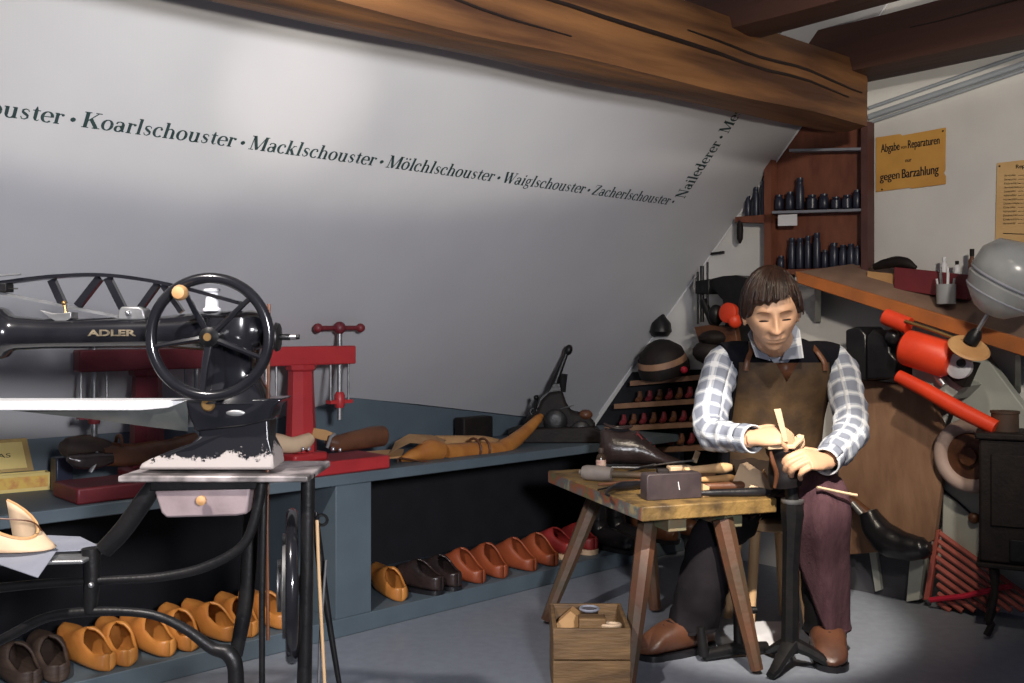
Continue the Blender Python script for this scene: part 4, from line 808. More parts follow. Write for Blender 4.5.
# hammer and tools
hm = thing('shoe_hammer', 'grey thick-headed mallet lying left of the dark tin', 'mallet', tt(606, 480))
a, b = tt(583, 480, 0.026), tt(612, 482, 0.026); ax = (b - a).normalized()
mb = MB(); mb.lathe([(0.008, -0.012), (0.010, -0.004), (0.021, 0.0), (0.025, 0.012), (0.026, (b - a).length * 0.6), (0.022, (b - a).length), (0.012, (b - a).length + 0.002)], a, ax, 18); part('head', mb, mat('mallet_grey', (0.20, 0.17, 0.15), (0.13, 0.11, 0.1), rough=0.6), hm)
mb = MB(); mb.tube([b, b + ax * 0.12 + V((0, 0, 0.002))], [0.012, 0.011], 10); part('handle', mb, 'leg_wood', hm)
mb = MB(); mb.tube([tt(598, 487, 0.008), tt(622, 486, 0.010), tt(650, 484, 0.012)], [0.004, 0.007, 0.008], 8); single('awl', mb, 'leather_brown', 'thin brown awl lying between mallet and black pliers', 'awl')
pl = thing('pliers', 'black pliers with curved handles at the left front of the table', 'pliers', tt(625, 492))
mb = MB(); mb.tube([tt(609, 499, 0.01), tt(606, 497, 0.012), tt(612, 493, 0.014), tt(622, 491, 0.016), tt(634, 490, 0.016), tt(648, 488, 0.014)], [0.004, 0.005, 0.008, 0.014, 0.013, 0.01], 10, sub=4); part('jaw', mb, 'leather_black', pl)
mb = MB(); mb.tube([tt(598, 492, 0.006), tt(604, 491, 0.008), tt(616, 490, 0.012), tt(630, 488, 0.012)], [0.003, 0.003, 0.004, 0.006], 8, sub=4); part('handle', mb, 'iron', pl)
# scissors and bright tools behind the tin
mb = MB(); mb.tube([tt(612, 470, 0.01), tt(640, 471, 0.012), tt(655, 469, 0.014)], [0.003, 0.004, 0.006], 8); single('knife', mb, 'grey_steel', 'slim grey knife lying below the dark boot', 'knife')
mb = MB(); mb.tube([tt(626, 476, 0.014), tt(644, 472, 0.016), tt(656, 471, 0.018)], [0.004, 0.010, 0.008], 8, flat=0.5); single('shears', mb, 'iron', 'black shears lying below the boot sole', 'shears')
rs = thing('rasp', 'pale narrow rasp with wedge handle lying behind the tin', 'rasp', tt(675, 470))
mb = MB(); mb.tube([tt(654, 473, 0.028), tt(672, 471, 0.030), tt(694, 470, 0.034)], [0.003, 0.005, 0.006], 8, flat=0.6); part('blade', mb, 'steel', rs)
mb = MB(); p_ = tt(696, 469, 0.03); mb.box(p_ + V((0, 0, 0.014)), (0.018, 0.014, 0.042), Matrix.Rotation(0.35, 3, 'Y')); part('handle', mb, 'leather_pale', rs, bevel=0.002)
mb = MB(); mb.box(tt(680, 476, 0.018), (0.085, 0.04, 0.034), Matrix.Rotation(0.25, 3, 'Z')); single('whetstone', mb, 'leather_pale', 'pale whetstone block behind the dark tin', 'whetstone', bevel=0.003)
def handle(x0, y0, x1, y1, z, r, m_, label, cat):
    mb = MB(); a, b = tt(x0, y0, z), tt(x1, y1, z); mb.tube([a, a * 0.7 + b * 0.3, a * 0.2 + b * 0.8, b], [r * 0.55, r * 0.8, r * 1.1, r * 0.6], 12, sub=4); single('hand_tool', mb, m_, label, cat)
handle(684, 484, 733, 481, 0.045, 0.016, 'pale_wood', 'pale round-ended tool handle on top of the tool heap', 'tool')
handle(696, 488, 736, 486, 0.026, 0.012, 'leather_tan', 'thin tan tool handle in the middle of the tool heap', 'tool')
handle(698, 493, 752, 492, 0.020, 0.014, 'leather_brown', 'orange-brown tool handle low in the tool heap', 'tool')
handle(700, 497, 770, 496, 0.012, 0.014, 'leather_black', 'black tool lying at the front edge right of the tin', 'tool')
mb = MB(); q = tt(703, 497, 0.0); mb.prism([q, q + fx * 0.02, q + fx * 0.022 + V((0, 0, 0.03)), q + V((0, 0, 0.04))], fy * 0.02); single('wood_wedge', mb, 'pale_wood', 'small pale wedge beside the right end of the tin', 'wedge')
# leather pieces at the right
q = lambda px, py, z=0.0: tt(px, py, z)
mb = MB(); mb.sheet([[P(733, 481, 3.13), P(740, 464, 3.12), P(747, 462, 3.13)], [P(743, 487, 3.10), P(752, 476, 3.09), P(762, 472, 3.10)], [P(752, 490, 3.07), P(763, 489, 3.065), P(773, 488, 3.07)]], 0.004); single('leather_piece', mb, 'leather_pale', 'large tan leather piece with raised corner at the right of the table', 'leather')
mb = MB(); mb.sheet([[P(758, 478, 3.12), P(764, 469, 3.13)], [P(766, 488, 3.09), P(772, 486, 3.09)]], 0.004); single('leather_piece', mb, 'leather_tan', 'small upright leather tip behind the large tan piece', 'leather')
# ------------------------------------------------------------------ crate on the floor
CR = thing('wooden_crate', 'old open wooden crate on the floor left of the table leg', 'crate', (onZ(592, 700, 0).x, 2.82, 0))
DF, DB, ZC = 2.70, 2.95, 0.20
x0, x1 = (553 - CX) / F * DF, (631 - CX) / F * DF
def cr(nm, a, b, c, d, e_, f, mt='crate_wood'):
    mb = MB(); mb.box(((a + b) / 2, (c + d) / 2, (e_ + f) / 2), (b - a, d - c, f - e_)); part(nm, mb, mt, CR, bevel=0.003)
cr('plank', x0, x1, DF, DF + 0.012, 0.006, 0.112); cr('plank', x0, x1, DF, DF + 0.012, 0.115, ZC)
cr('plank', x0, x1, DB - 0.012, DB, 0.006, 0.1); cr('plank', x0, x1, DB - 0.012, DB, 0.103, ZC)
for xx in (x0, x1 - 0.012):
    cr('plank', xx, xx + 0.012, DF + 0.0125, DB - 0.0125, 0.006, 0.112); cr('plank', xx, xx + 0.012, DF + 0.0125, DB - 0.0125, 0.115, ZC)
cr('bottom_board', x0 + 0.0125, x1 - 0.0125, DF + 0.0125, DB - 0.0125, 0.0, 0.012)
mb = MB(); mb.box(((x0 + x1) / 2 + 0.006, DF + 0.075, 0.012 + 0.10), (0.075, 0.05, 0.20)); single('wooden_block', mb, 'crate_wood', 'tan wooden block standing inside the crate', 'block', bevel=0.004)
mb = MB(); pt = V((x0 + 0.055, DF + 0.14, 0.012)); mb.prism([pt + V(v) for v in ((-0.03, 0, 0), (0.03, 0, 0), (0.035, 0, 0.17), (0.0, 0, 0.195), (-0.04, 0, 0.16))], (0.01, 0.05, 0)); single('leather_offcut', mb, 'leather_tan', 'light tan offcut at the left inside the crate', 'leather')
jb = V(((x0 + x1) / 2 + 0.005, DF + 0.16, 0.012)); J = thing('glass_jar', 'dark glass jar with pale rim inside the crate', 'jar', jb)
mb = MB(); mb.lathe([(0.028, 0), (0.032, 0.004), (0.032, 0.15), (0.026, 0.17), (0.026, 0.195)], jb, n=18); part('body', mb, 'glass', J)
mb = MB(); mb.torus(jb + V((0, 0, 0.197)), (0, 0, 1), 0.026, 0.004, 20, 6); part('rim', mb, 'tissue', J)
mb = MB(); kx = V((x1 - 0.05, DF + 0.07, 0.012))
for k in range(16): mb.torus(kx + V((0, 0, 0.005 + k * 0.0115)), (0, 0.15, 1), 0.028, 0.0055, 20, 6)
single('rope_coil', mb, 'leather_pale', 'pale coil of cord at the right inside the crate', 'cord')
# ------------------------------------------------------------------ stool
SX, SY, SZ = 0.868, 3.40, 0.38
ST = thing('stool', 'round pale wooden stool under the seated man', 'stool', (SX, SY, 0))
mb = MB(); mb.lathe([(0.15, 0.0), (0.158, 0.004), (0.158, 0.028), (0.15, 0.034)], (SX, SY, SZ - 0.034), n=36); part('seat', mb, 'pale_wood', ST)
for k in range(4):
    a = math.radians(45 + 90 * k + 8); dr = V((math.cos(a), math.sin(a), 0)); mb = MB(); mb.tube([V((SX, SY, SZ - 0.034)) + dr * 0.10, V((SX, SY, 0.0)) + dr * 0.145], [0.018, 0.014], 10); part('leg', mb, 'pale_wood', ST)
mb = MB(); mb.hexa([onZ(741, 650, 0.001), onZ(792, 646, 0.001), onZ(800, 622, 0.001), onZ(752, 622, 0.001)], [p + V((0, 0, 0.002)) for p in (onZ(741, 650, 0.001), onZ(792, 646, 0.001), onZ(800, 622, 0.001), onZ(752, 622, 0.001))]); single('paper_sheet', mb, 'paper', 'white paper sheet on the floor behind the last stand', 'paper')
# ------------------------------------------------------------------ iron last stand with boot
AX, AY = (792 - CX) / F * 2.97, 2.97
AN = thing('last_stand', 'black iron cobbler last stand in front of the man, boot upside down on it', 'last stand', (AX, AY, 0))
mb = MB(); mb.tube([(AX - 0.006, AY, 0.05), (AX - 0.004, AY, 0.30), (AX, AY, 0.40), (AX + 0.002, AY, 0.46), (AX, AY, 0.50)], [0.027, 0.025, 0.028, 0.036, 0.034], 8); part('post', mb, 'iron', AN, ang=20)
for k in range(3):
    a = math.radians(-12 + k * 120 + 180 * 0); dr = V((math.cos(a), math.sin(a), 0)); mb = MB(); mb.tube([V((AX, AY, 0.075)), V((AX, AY, 0.055)) + dr * 0.05, V((AX, AY, 0.02)) + dr * 0.11, V((AX, AY, 0.014)) + dr * 0.135], [0.03, 0.024, 0.018, 0.014], 8, flat=0.75); part('foot', mb, 'iron', AN)
mb = MB(); mb.lathe([(0.03, -0.012), (0.034, -0.006), (0.034, 0.0)], (AX, AY - 0.004, 0.503), n=20); part('collar', mb, 'grey_steel', AN)
mb = MB(); mb.tube([(AX, AY, 0.5), (AX - 0.004, AY, 0.56), (AX - 0.008, AY, 0.61)], [0.02, 0.022, 0.02], 10); part('last_neck', mb, 'iron', AN)
IL = thing('iron_last', 'low black iron last lying on the floor between table leg and last stand', 'last', onZ(735, 652, 0))
pA_, pB_ = onZ(704, 655, 0.02), onZ(766, 647, 0.02)
mb = MB(); mb.tube([pA_, (pA_ + pB_) / 2 + V((0, 0, 0.008)), pB_], [0.016, 0.02, 0.018], 10); part('bar', mb, 'iron', IL)
mb = MB(); mb.tube([pA_, pA_ + V((-0.006, 0, 0.05)), pA_ + V((-0.01, 0, 0.085))], [0.018, 0.015, 0.012], 10); part('heel_end', mb, 'iron', IL)
mb = MB(); um = pA_ * 0.42 + pB_ * 0.58; mb.tube([um, um + V((0, 0.02, 0.075)), um + V((0.0, 0.02, 0.11))], [0.02, 0.017, 0.019], 10); mb.tube([um + V((-0.01, 0.02, 0.115)), um + V((0.055, 0.02, 0.118))], [0.016, 0.011], 10); part('toe_arm', mb, 'iron', IL)
WB = thing('worked_boot', 'black boot held upside down on the iron last, its pale sole on top', 'boot', (AX, AY, 0.52))
def wb(px, py, dy=0.0): p = P(px, py, AY); return V((p.x, p.y + dy, p.z))
mb = MB(); mb.tube([wb(786, 486), wb(785, 478), wb(784, 468), wb(783, 458), wb(782, 450), wb(783, 446)], [0.046, 0.050, 0.046, 0.040, 0.048, 0.044], 18, sub=4); part('shaft', mb, 'matte_black', WB)
mb = MB(); mb.sheet([[wb(764, 444, -0.05), wb(776, 443, -0.055), wb(790, 443, -0.052), wb(797, 439, -0.03), wb(802, 436, -0.02)], [wb(763, 443, 0.0), wb(776, 441.5, 0), wb(790, 441.5, 0), wb(797, 437, 0), wb(804, 434.5, 0)], [wb(768, 442, 0.045), wb(778, 441, 0.05), wb(790, 441, 0.045), wb(796, 438, 0.03), wb(802, 435, 0.02)]], 0.012); part('sole', mb, 'leather_pale', WB, bevel=0.003)
mb = MB(); mb.tube([wb(797, 438), wb(800, 438), wb(801, 444), wb(799, 450)], [0.008, 0.012, 0.012, 0.006], 10, sub=3); part('turned_welt', mb, 'leather_pale', WB)
mb = MB(); mb.tube([wb(767, 449, -0.04), wb(769, 460, -0.045), wb(773, 472, -0.04), wb(772, 486, -0.03)], [0.004, 0.007, 0.007, 0.005], 8, sub=4); part('leather_flap', mb, 'leather_brown', WB)
mb = MB(); mb.tube([wb(797, 452, -0.03), wb(798, 462, -0.035), wb(801, 474, -0.03)], [0.005, 0.006, 0.004], 8, sub=4); part('welt_strip', mb, 'leather_brown', WB)
mb = MB(); mb.tube([wb(812, 484.5, -0.05), wb(824, 487, -0.05), wb(838, 490, -0.05), wb(851, 492.5, -0.05)], [0.006, 0.006, 0.0065, 0.0065], 8, flat=0.7, sub=3); single('leather_lace', mb, 'leather_pale', 'pale leather lace end sticking out beside the left knee', 'lace')
# ------------------------------------------------------------------ end wall: cabinet, worktop, machines, signs
def gq(mb, pts, off, th): return mb.prism([onG(x, y, off) for x, y in pts], d3 * th)
def gsingle(name, pts, off, th, m_, label, cat, group=None, bevel=0.002): mb = MB(); gq(mb, pts, off, th); return single(name, mb, m_, label, cat, group=group, bevel=bevel)
def gtube(pts, r, off, n=10, sub=0, flat=1.0):
    mb = MB(); mb.tube([onG(x, y, off) for x, y in pts], r, n, sub=sub, flat=flat); return mb
# cabinet
cab = thing('wall_cabinet', 'open red-brown wall cabinet with dark jars below the beam end', 'cabinet', onG(815, 275, 0.06))
mb = MB(); gq(mb, ((768, 128), (866, 122), (866, 276), (768, 277)), 0.006, 0.006); part('back_panel', mb, 'cab', cab)
mb = MB(); gq(mb, ((764, 150), (771, 140), (771, 278), (764, 278)), 0.055, 0.055); part('side_panel', mb, 'cab', cab)
mb = MB(); gq(mb, ((861, 122), (867.5, 121), (867.5, 275), (861, 275)), 0.055, 0.055); part('side_panel', mb, mat('cab_edge', (0.10, 0.04, 0.035), (0.07, 0.03, 0.028)), cab)
for i, (x0, y0, x1, y1, hh, m_) in enumerate(((789, 149, 861, 147.5, 2.6, 'tissue'), (772, 211, 861, 208.5, 2.6, 'tissue'), (771, 270, 861, 267, 5, 'cab'))):
    mb = MB(); gq(mb, ((x0, y0), (x1, y1), (x1, y1 + hh), (x0, y0 + hh)), 0.052, 0.05); part('shelf', mb, m_, cab)
mb = MB(); gq(mb, ((778, 215), (797, 214), (797, 225.5), (778, 226)), 0.054, 0.002); part('paper_tag', mb, 'paper', cab)
mb = MB(); gq(mb, ((795, 276.5), (862, 273.5), (862, 275.5), (795, 278.5)), 0.06, 0.008); part('bottom_rail', mb, 'white', cab)
mb = MB(); gq(mb, ((735, 217), (771, 214), (771, 223), (735, 222)), 0.055, 0.055); ext = part('corner_shelf', mb, 'cab', cab)
ORD = ('first', 'second', 'third', 'fourth', 'fifth', 'sixth', 'seventh', 'eighth', 'ninth', 'tenth', 'eleventh', 'twelfth')
def jar(px, yb, yt, w, off, label, group):
    b = onG(px, yb, off); tp = onG(px, yt, off); h = tp.z - b.z; r = w * 0.0038 / 2; mb = MB()
    mb.lathe([(r * 0.9, 0), (r, h * 0.04), (r, h * 0.70), (r * 0.75, h * 0.80), (r * 0.7, h * 0.86), (r * 0.8, h * 0.88), (r * 0.8, h), (r * 0.5, h)], b, n=14); single('jar', mb, 'navy', label, 'jar', group=group)
for k, (px, yt, w) in enumerate(((779, 195, 10), (790, 192, 9), (800, 178, 9), (812, 195, 11), (824, 194, 10), (836, 197, 10), (847, 195, 10), (857, 190, 8))): jar(px, 210 - (px - 772) * 0.02, yt, w, 0.03, 'dark blue jar on the middle cabinet shelf, ' + ORD[k] + ' from the left', 'jars on the middle cabinet shelf')
for k, (px, yt, w) in enumerate(((781, 256, 8), (792, 238, 8), (800, 238, 8), (808, 236, 7), (817, 233, 8), (825, 250, 7), (834, 243, 9), (843, 245, 8), (851, 244, 8), (857, 246, 6))): jar(px, 269.5 - (px - 772) * 0.03, yt, w, 0.03, 'dark blue bottle on the bottom cabinet shelf, ' + ORD[k] + ' from the left', 'bottles on the bottom cabinet shelf')
for k, (px, yt) in enumerate(((748, 196), (756, 187), (764, 181))): jar(px, 216, yt, 7, 0.03, 'dark bottle on the corner shelf by the sloped panel, ' + ORD[k] + ' from the left', 'bottles on the corner shelf')
mb = MB(); mb.lathe([(0.003, 0), (0.013, -0.02), (0.0145, -0.05), (0.013, -0.085), (0.006, -0.10), (0.002, -0.105)], onG(740, 219, 0.05), n=14); single('hanging_brush', mb, 'cast', 'dark spindle-shaped tool hanging under the corner shelf', 'tool')
gsingle('wall_clip', ((710, 255), (711, 252.5), (722, 251), (722, 253.5)), 0.02, 0.02, 'iron', 'small dark clip on the white wall above the black machine', 'clip', bevel=0)
# black outsole stitcher
os_ = thing('stitching_machine', 'black column stitching machine with red disc on the shelf behind the cobbler', 'stitching machine', onG(735, 342, 0.1))
mb = MB(); gq(mb, ((696, 283), (710, 279), (722, 276), (736, 275), (752, 279), (758, 290), (757, 345), (722, 345), (725, 318), (722, 300), (714, 291), (698, 292)), 0.14, 0.10); part('column', mb, 'iron', os_, bevel=0.006)
mb = MB(); gq(mb, ((695, 281), (709, 279), (709, 294), (695, 294)), 0.16, 0.08); part('head', mb, 'iron', os_, bevel=0.004)
for (x, y0, y1, r) in ((698, 272, 324, 0.005), (702, 266, 322, 0.009), (707.5, 262, 305, 0.005)):
    part('needle_bar', gtube(((x, y0), (x, y1)), r, 0.14), 'iron', os_)
mb = MB(); mb.ball(onG(716, 315, 0.16), (0.035, 0.03, 0.045)); mb.tube([onG(703, 300, 0.14), onG(712, 322, 0.14), onG(722, 335, 0.14)], 0.016, 10); part('gear_case', mb, 'iron', os_)
mb = MB(); mb.lathe([(0.028, -0.02), (0.042, -0.012), (0.042, 0.012), (0.028, 0.02)], onG(729, 313, 0.20), V((-d3.x, -d3.y, 0.1)), 24); mb.ball(onG(735, 321, 0.2), (0.03, 0.02, 0.03)); part('red_disc', mb, 'orange', os_, label='bright red disc')
mb = MB(); gq(mb, ((694, 327), (708, 325), (735, 328), (738, 346), (700, 346)), 0.17, 0.12); part('table', mb, 'leather_brown', os_, bevel=0.003)
mb = MB(); mb.ball(onG(712, 352, 0.16), (0.085, 0.06, 0.055)); mb.ball(onG(716, 338, 0.16), (0.075, 0.055, 0.035)); part('motor', mb, 'cast', os_)
# kettles / polishing cones on the rack
for nm, px, py, r, lb in (('polishing_drum', 665, 352, 0.115, 'dark bell-shaped polishing drum with pale band on the rack, next to the sloped panel'),):
    b = onG(px, 372, 0.1); T = thing(nm, lb, 'drum', b)
    mb = MB(); mb.lathe([(r, 0), (r * 1.02, 0.03), (r * 0.85, 0.10), (r * 0.5, 0.135), (r * 0.2, 0.15)], b, (-d3 * 0.35 + V((0, 0, 1))), 28); part('shell', mb, 'cast', T)
    mb = MB(); mb.lathe([(r * 0.99, 0.045), (r * 0.93, 0.072)], b + V((0, 0, 0.002)) - d3 * 0.004, (-d3 * 0.35 + V((0, 0, 1))), 28, cap=False); part('pale_band', mb, 'board', T)
mb = MB(); mb.lathe([(0.035, 0), (0.05, 0.02), (0.045, 0.06), (0.02, 0.09), (0.015, 0.10)], onG(661, 336, 0.05), n=16); single('funnel', mb, 'iron', 'dark funnel standing behind the polishing drum', 'funnel')
mb = MB(); mb.ball(onG(684, 370, 0.15), 0.016); single('red_ball', mb, 'redrod', 'small red ball on the rack below the polishing drum', 'ball')
# shoe rack with small lasts
rk = thing('shoe_rack', 'wooden rack of small shoe lasts behind the cobbler, left of his arm', 'shoe rack', onG(670, 470, 0.06))
mb = MB(); gq(mb, ((596, 425), (632, 372), (790, 366), (790, 520), (596, 520)), 0.008, 0.007); part('back_panel', mb, 'dark', rk)
for (xa, ya, xb, yb_) in ((630, 385, 786, 371), (614, 408, 786, 397), (604, 431, 786, 421), (598, 454, 786, 446), (598, 480, 786, 474)):
    mb = MB(); gq(mb, ((xa, ya - 4), (xb, yb_ - 4), (xb, yb_ + 1), (xa, ya + 1)), 0.12, 0.11); part('shelf', mb, 'board', rk)
i = 0
for row, (xa, ya, xb, yb_) in enumerate(((636, 407, 700, 403), (620, 430, 700, 426), (608, 453, 700, 449))):
    k = int((xb - xa) / 10)
    for j in range(k):
        px = xa + 4 + j * 10; py = ya + (yb_ - ya) * j / max(k - 1, 1) - 4.6; b = onG(px, py, 0.085)
        mb = MB(); mb.tube([b + V((0, 0, 0.052)), b + V((0, 0, 0.022)), b - d3 * 0.01 + V((0, 0, 0.014)), b - d3 * 0.028 + V((0, 0, 0.010))], [0.009, 0.014, 0.014, 0.007], 8, sub=2)
        single('shoe_last', mb, ('leather_brown', 'leather_dark', 'maroon', 'leather_brown')[(i * 7 + j * 3) % 4], 'small shoe last on the ' + ('top', 'middle', 'lower')[row] + ' rack shelf, ' + ORD[j] + ' from the left', 'shoe last', group='small lasts on the rack'); i += 1
# worktop running down to the right
wt = thing('worktop', 'long worktop with orange front edge running down to the right behind the cobbler', 'worktop', onG(910, 330, 0.15))
fr = [onG(795, 271, 0.22), onG(1100, 362, 0.22), onG(1100, 381, 0.22), onG(797, 283, 0.22)]
mb = MB(); mb.prism(fr, d3 * 0.03); part('front_edge', mb, 'bench_orange', wt, bevel=0.003)
mb = MB(); tp = [onG(795, 272, 0.19), onG(1100, 364, 0.19), onG(1100, 321, 0.003), onG(866, 262, 0.003)]; mb.prism(tp, V((0, 0, -0.02))); part('top_board', mb, 'bench_top', wt)
for px, py in ((815, 284), (1015, 354)):
    mb = MB(); mb.hexa([onG(px, py, 0.2), onG(px + 6, py + 2, 0.2), onG(px + 6, py + 2, 0), onG(px, py, 0)], [onG(px, py + 38, 0.02), onG(px + 6, py + 38, 0.02), onG(px + 6, py + 38, 0), onG(px, py + 38, 0)]); part('bracket', mb, 'greywhite', wt)
# things on the worktop
gsingle('cigar_carton', ((867, 271), (894, 274), (893, 287), (867, 283)), 0.09, 0.07, 'leather_tan', 'small tan carton on the worktop next to the maroon box', 'box')
gsingle('storage_box', ((894, 267), (970, 275), (966, 300), (894, 289)), 0.11, 0.09, 'maroon', 'long maroon box on the worktop below the orange sign', 'box')
mb = gtube(((874, 267), (884, 264), (896, 262), (906, 263), (916, 268)), [0.012, 0.018, 0.022, 0.02, 0.008], 0.08, sub=4); single('leather_roll', mb, 'cast', 'dark crumpled tool roll lying on the tan carton and maroon box', 'tool roll')
def bott(px, yb, yt, w, m_, cap, label):
    b = onG(px, yb, 0.07); h = onG(px, yt, 0.07).z - b.z; r = w * 0.0018; T = thing('bottle', label, 'bottle', b)
    mb = MB(); mb.lathe([(r, 0), (r, h * 0.55), (r * 0.5, h * 0.68), (r * 0.5, h * 0.8)], b, n=12); part('glass', mb, m_, T)
    mb = MB(); mb.lathe([(r * 0.62, h * 0.72), (r * 0.62, h)], b, n=12); part('cap', mb, cap, T)
bott(944, 273, 257, 6, 'white', 'white', 'clear white bottle on the maroon box, left of the small dark one')
bott(957, 274, 261, 6, 'white', 'cast', 'small bottle with dark cap on the maroon box')
bott(972, 275, 249, 7, 'leather_brown', 'cast', 'tall bottle with dark cap at the right end of the maroon box')
jt = onG(946, 304, 0.15); JT = thing('tool_jar', 'jar of small metal tools in front of the maroon box', 'jar', jt)
mb = MB(); mb.lathe([(0.032, 0), (0.034, 0.07), (0.03, 0.07), (0.03, 0.02)], jt, n=16); part('cup', mb, 'cement', JT)
for k in range(7):
    a = k * 0.9; mb = MB(); mb.tube([jt + V((0.018 * math.cos(a), 0.018 * math.sin(a), 0.01)), jt + V((0.03 * math.cos(a), 0.03 * math.sin(a), 0.09 + 0.02 * (k % 3)))], 0.004, 6); part('tool', mb, 'white' if k % 2 else 'grey_steel', JT)
# glass globe lamp
gl = thing('globe_lamp', 'large tilted grey glass lamp globe on a stem above the worktop', 'lamp', onG(968, 352, 0.32))
ga = (onG(1006, 285, 0.32) - onG(975, 335, 0.32)); gax = V((ga.x, ga.y, ga.z)).normalized(); g0 = onG(991, 309, 0.32)
mb = MB(); mb.lathe([(0.02, -0.02), (0.06, -0.005), (0.105, 0.04), (0.122, 0.09), (0.115, 0.10), (0.125, 0.115), (0.122, 0.17), (0.09, 0.215), (0.02, 0.235)], g0, gax, 32); part('globe', mb, 'cement', gl)
mb = MB(); mb.torus(g0 + gax * 0.105, gax, 0.119, 0.006, 32, 6); mb.torus(g0 + gax * 0.05, gax, 0.108, 0.004, 32, 6); part('ring', mb, 'tissue', gl)
mb = MB(); mb.tube([g0 - gax * 0.09, g0], 0.007, 10); part('stem', mb, 'steel', gl)
mb = MB(); mb.lathe([(0.024, 0), (0.024, 0.03), (0.014, 0.05)], g0 - gax * 0.13, gax, 14); part('socket', mb, 'iron', gl)
mb = MB(); bdir = (onG(966, 352, 0.32) - onG(983, 330, 0.32)).normalized(); mb.lathe([(0.055, -0.012), (0.068, 0.0), (0.062, 0.006)], onG(969, 348, 0.33), (gax * 0.92 - d3 * 0.36), 28); part('base_disc', mb, 'leather_tan', gl)
part('arm', gtube(((905, 321), (935, 331), (962, 341)), 0.006, 0.32), 'brass', gl)
# orange grinder
og = thing('grinding_machine', 'grinding machine with orange-red motor and white disc below the worktop', 'grinder', onG(925, 410, 0.15))
mb = MB(); c_a, c_b = onG(903, 346, 0.29), onG(952, 361, 0.29); mb.lathe([(0.045, 0), (0.062, 0.012), (0.064, 0.03), (0.064, (c_b - c_a).length - 0.02), (0.05, (c_b - c_a).length), (0.03, (c_b - c_a).length + 0.004)], c_a, c_b - c_a, 28); part('motor', mb, 'orange', og)
mb = MB(); c_a, c_b = onG(884, 316, 0.29), onG(909, 326, 0.29); mb.lathe([(0.024, 0), (0.03, 0.006), (0.03, (c_b - c_a).length)], c_a, c_b - c_a, 20); part('sleeve', mb, 'orange', og)
mb = MB(); gq(mb, ((912, 360), (938, 370), (964, 386), (950, 400), (932, 393), (912, 383)), 0.25, 0.2); part('housing', mb, 'greywhite', og, bevel=0.003)
mb = MB(); gq(mb, ((938, 357), (950, 360), (974, 363), (963, 388), (952, 381), (940, 370)), 0.29, 0.06); part('side_plate', mb, 'cast', og, bevel=0.003)
mb = MB(); mb.lathe([(0.001, 0.006), (0.034, 0.006), (0.043, 0.0), (0.043, -0.02)], onG(958, 366, 0.31), -d3, 28); dsc = part('disc', mb, 'white', og)
mb = MB(); mb.lathe([(0.001, 0.014), (0.012, 0.014), (0.0155, 0.0)], onG(961.5, 363, 0.315), -d3, 18); part('disc_hub', mb, 'iron', dsc)
mb = gtube(((935, 372), (940, 380), (944, 385)), [0.01, 0.014, 0.012], 0.27); part('clamp_screw', mb, 'steel', og)
mb = gtube(((898, 376), (925, 390), (960, 410), (996, 428)), [0.024, 0.026, 0.028, 0.026], 0.30); part('guard_bar', mb, 'orange', og)
mb = MB(); gq(mb, ((845, 330), (858, 326), (866, 334), (868, 382), (846, 378)), 0.23, 0.18); gq(mb, ((866, 336), (873, 329), (889, 340), (890, 352), (897, 360), (896, 378), (866, 380)), 0.25, 0.18); mb.ball(onG(893, 337, 0.26), 0.03); part('drive_box', mb, 'leather_black', og, bevel=0.008)
# white splayed panel below the worktop, boards, ring wheel
mpan = gsingle('metal_panel', ((966, 362), (985, 356), (1040, 430), (1040, 606), (940, 606), (944, 440), (958, 400)), 0.10, 0.05, 'greywhite', 'large grey-white panel standing on the floor right of the brown board', 'panel', bevel=0.004)
bd = [(838, 380), (862, 379), (905, 385), (922, 389), (932, 404), (945, 430), (943, 470), (934, 540), (918, 548), (838, 556)]
gsingle('wooden_board', bd, 0.15, 0.03, 'board', 'brown wooden board with clipped corner leaning behind the cobbler', 'board', bevel=0.003)
gsingle('wooden_post', ((911, 545), (926, 541), (919, 600), (906, 602)), 0.13, 0.05, 'greywhite', 'pale post below the brown board next to the red rods', 'post')
gsingle('wooden_post', ((869, 552), (876, 551), (881, 590), (875, 592)), 0.12, 0.05, 'greywhite', 'thin pale post below the black boot', 'post')
gsingle('wooden_strip', ((935, 530), (939, 530), (929, 600), (923, 600)), 0.14, 0.02, 'pink', 'slim pinkish strip along the edge of the brown board', 'strip')
gsingle('painted_shadow', ((838, 540), (915, 540), (910, 603), (838, 606)), 0.10, 0.06, mat('painted_shadow', (0.06, 0.06, 0.07), (0.05, 0.05, 0.06)), 'dark sheet painted as the cobbler shadow, low behind the black boot', 'panel')  # dark sheet stands in for the seated man's cast shadow
rw = thing('ring_wheel', 'thick pale ring wheel with brown hub next to the black stove', 'wheel', onG(970, 492, 0.16)); rc = onG(971, 456, 0.17)
mb = MB(); mb.torus(rc, -d3, 0.104, 0.025, 40, 12); part('tyre', mb, mat('pale_rubber', (0.42, 0.31, 0.27), (0.36, 0.26, 0.22), rough=0.6), rw)
mb = MB(); mb.lathe([(0.085, 0.0), (0.07, 0.012), (0.03, 0.014), (0.03, 0.03), (0.001, 0.03)], rc, -d3, 28); part('hub', mb, 'leather_brown', rw)
mb = MB(); mb.ball(onG(974, 518, 0.11), 0.020); part('wooden_knob', mb, 'leather_brown', mpan, label='round brown knob')
mb = gtube(((938, 486), (958, 502), (982, 524)), 0.004, 0.105); single('cable', mb, 'iron', 'thin dark cable crossing the grey-white panel', 'cable')
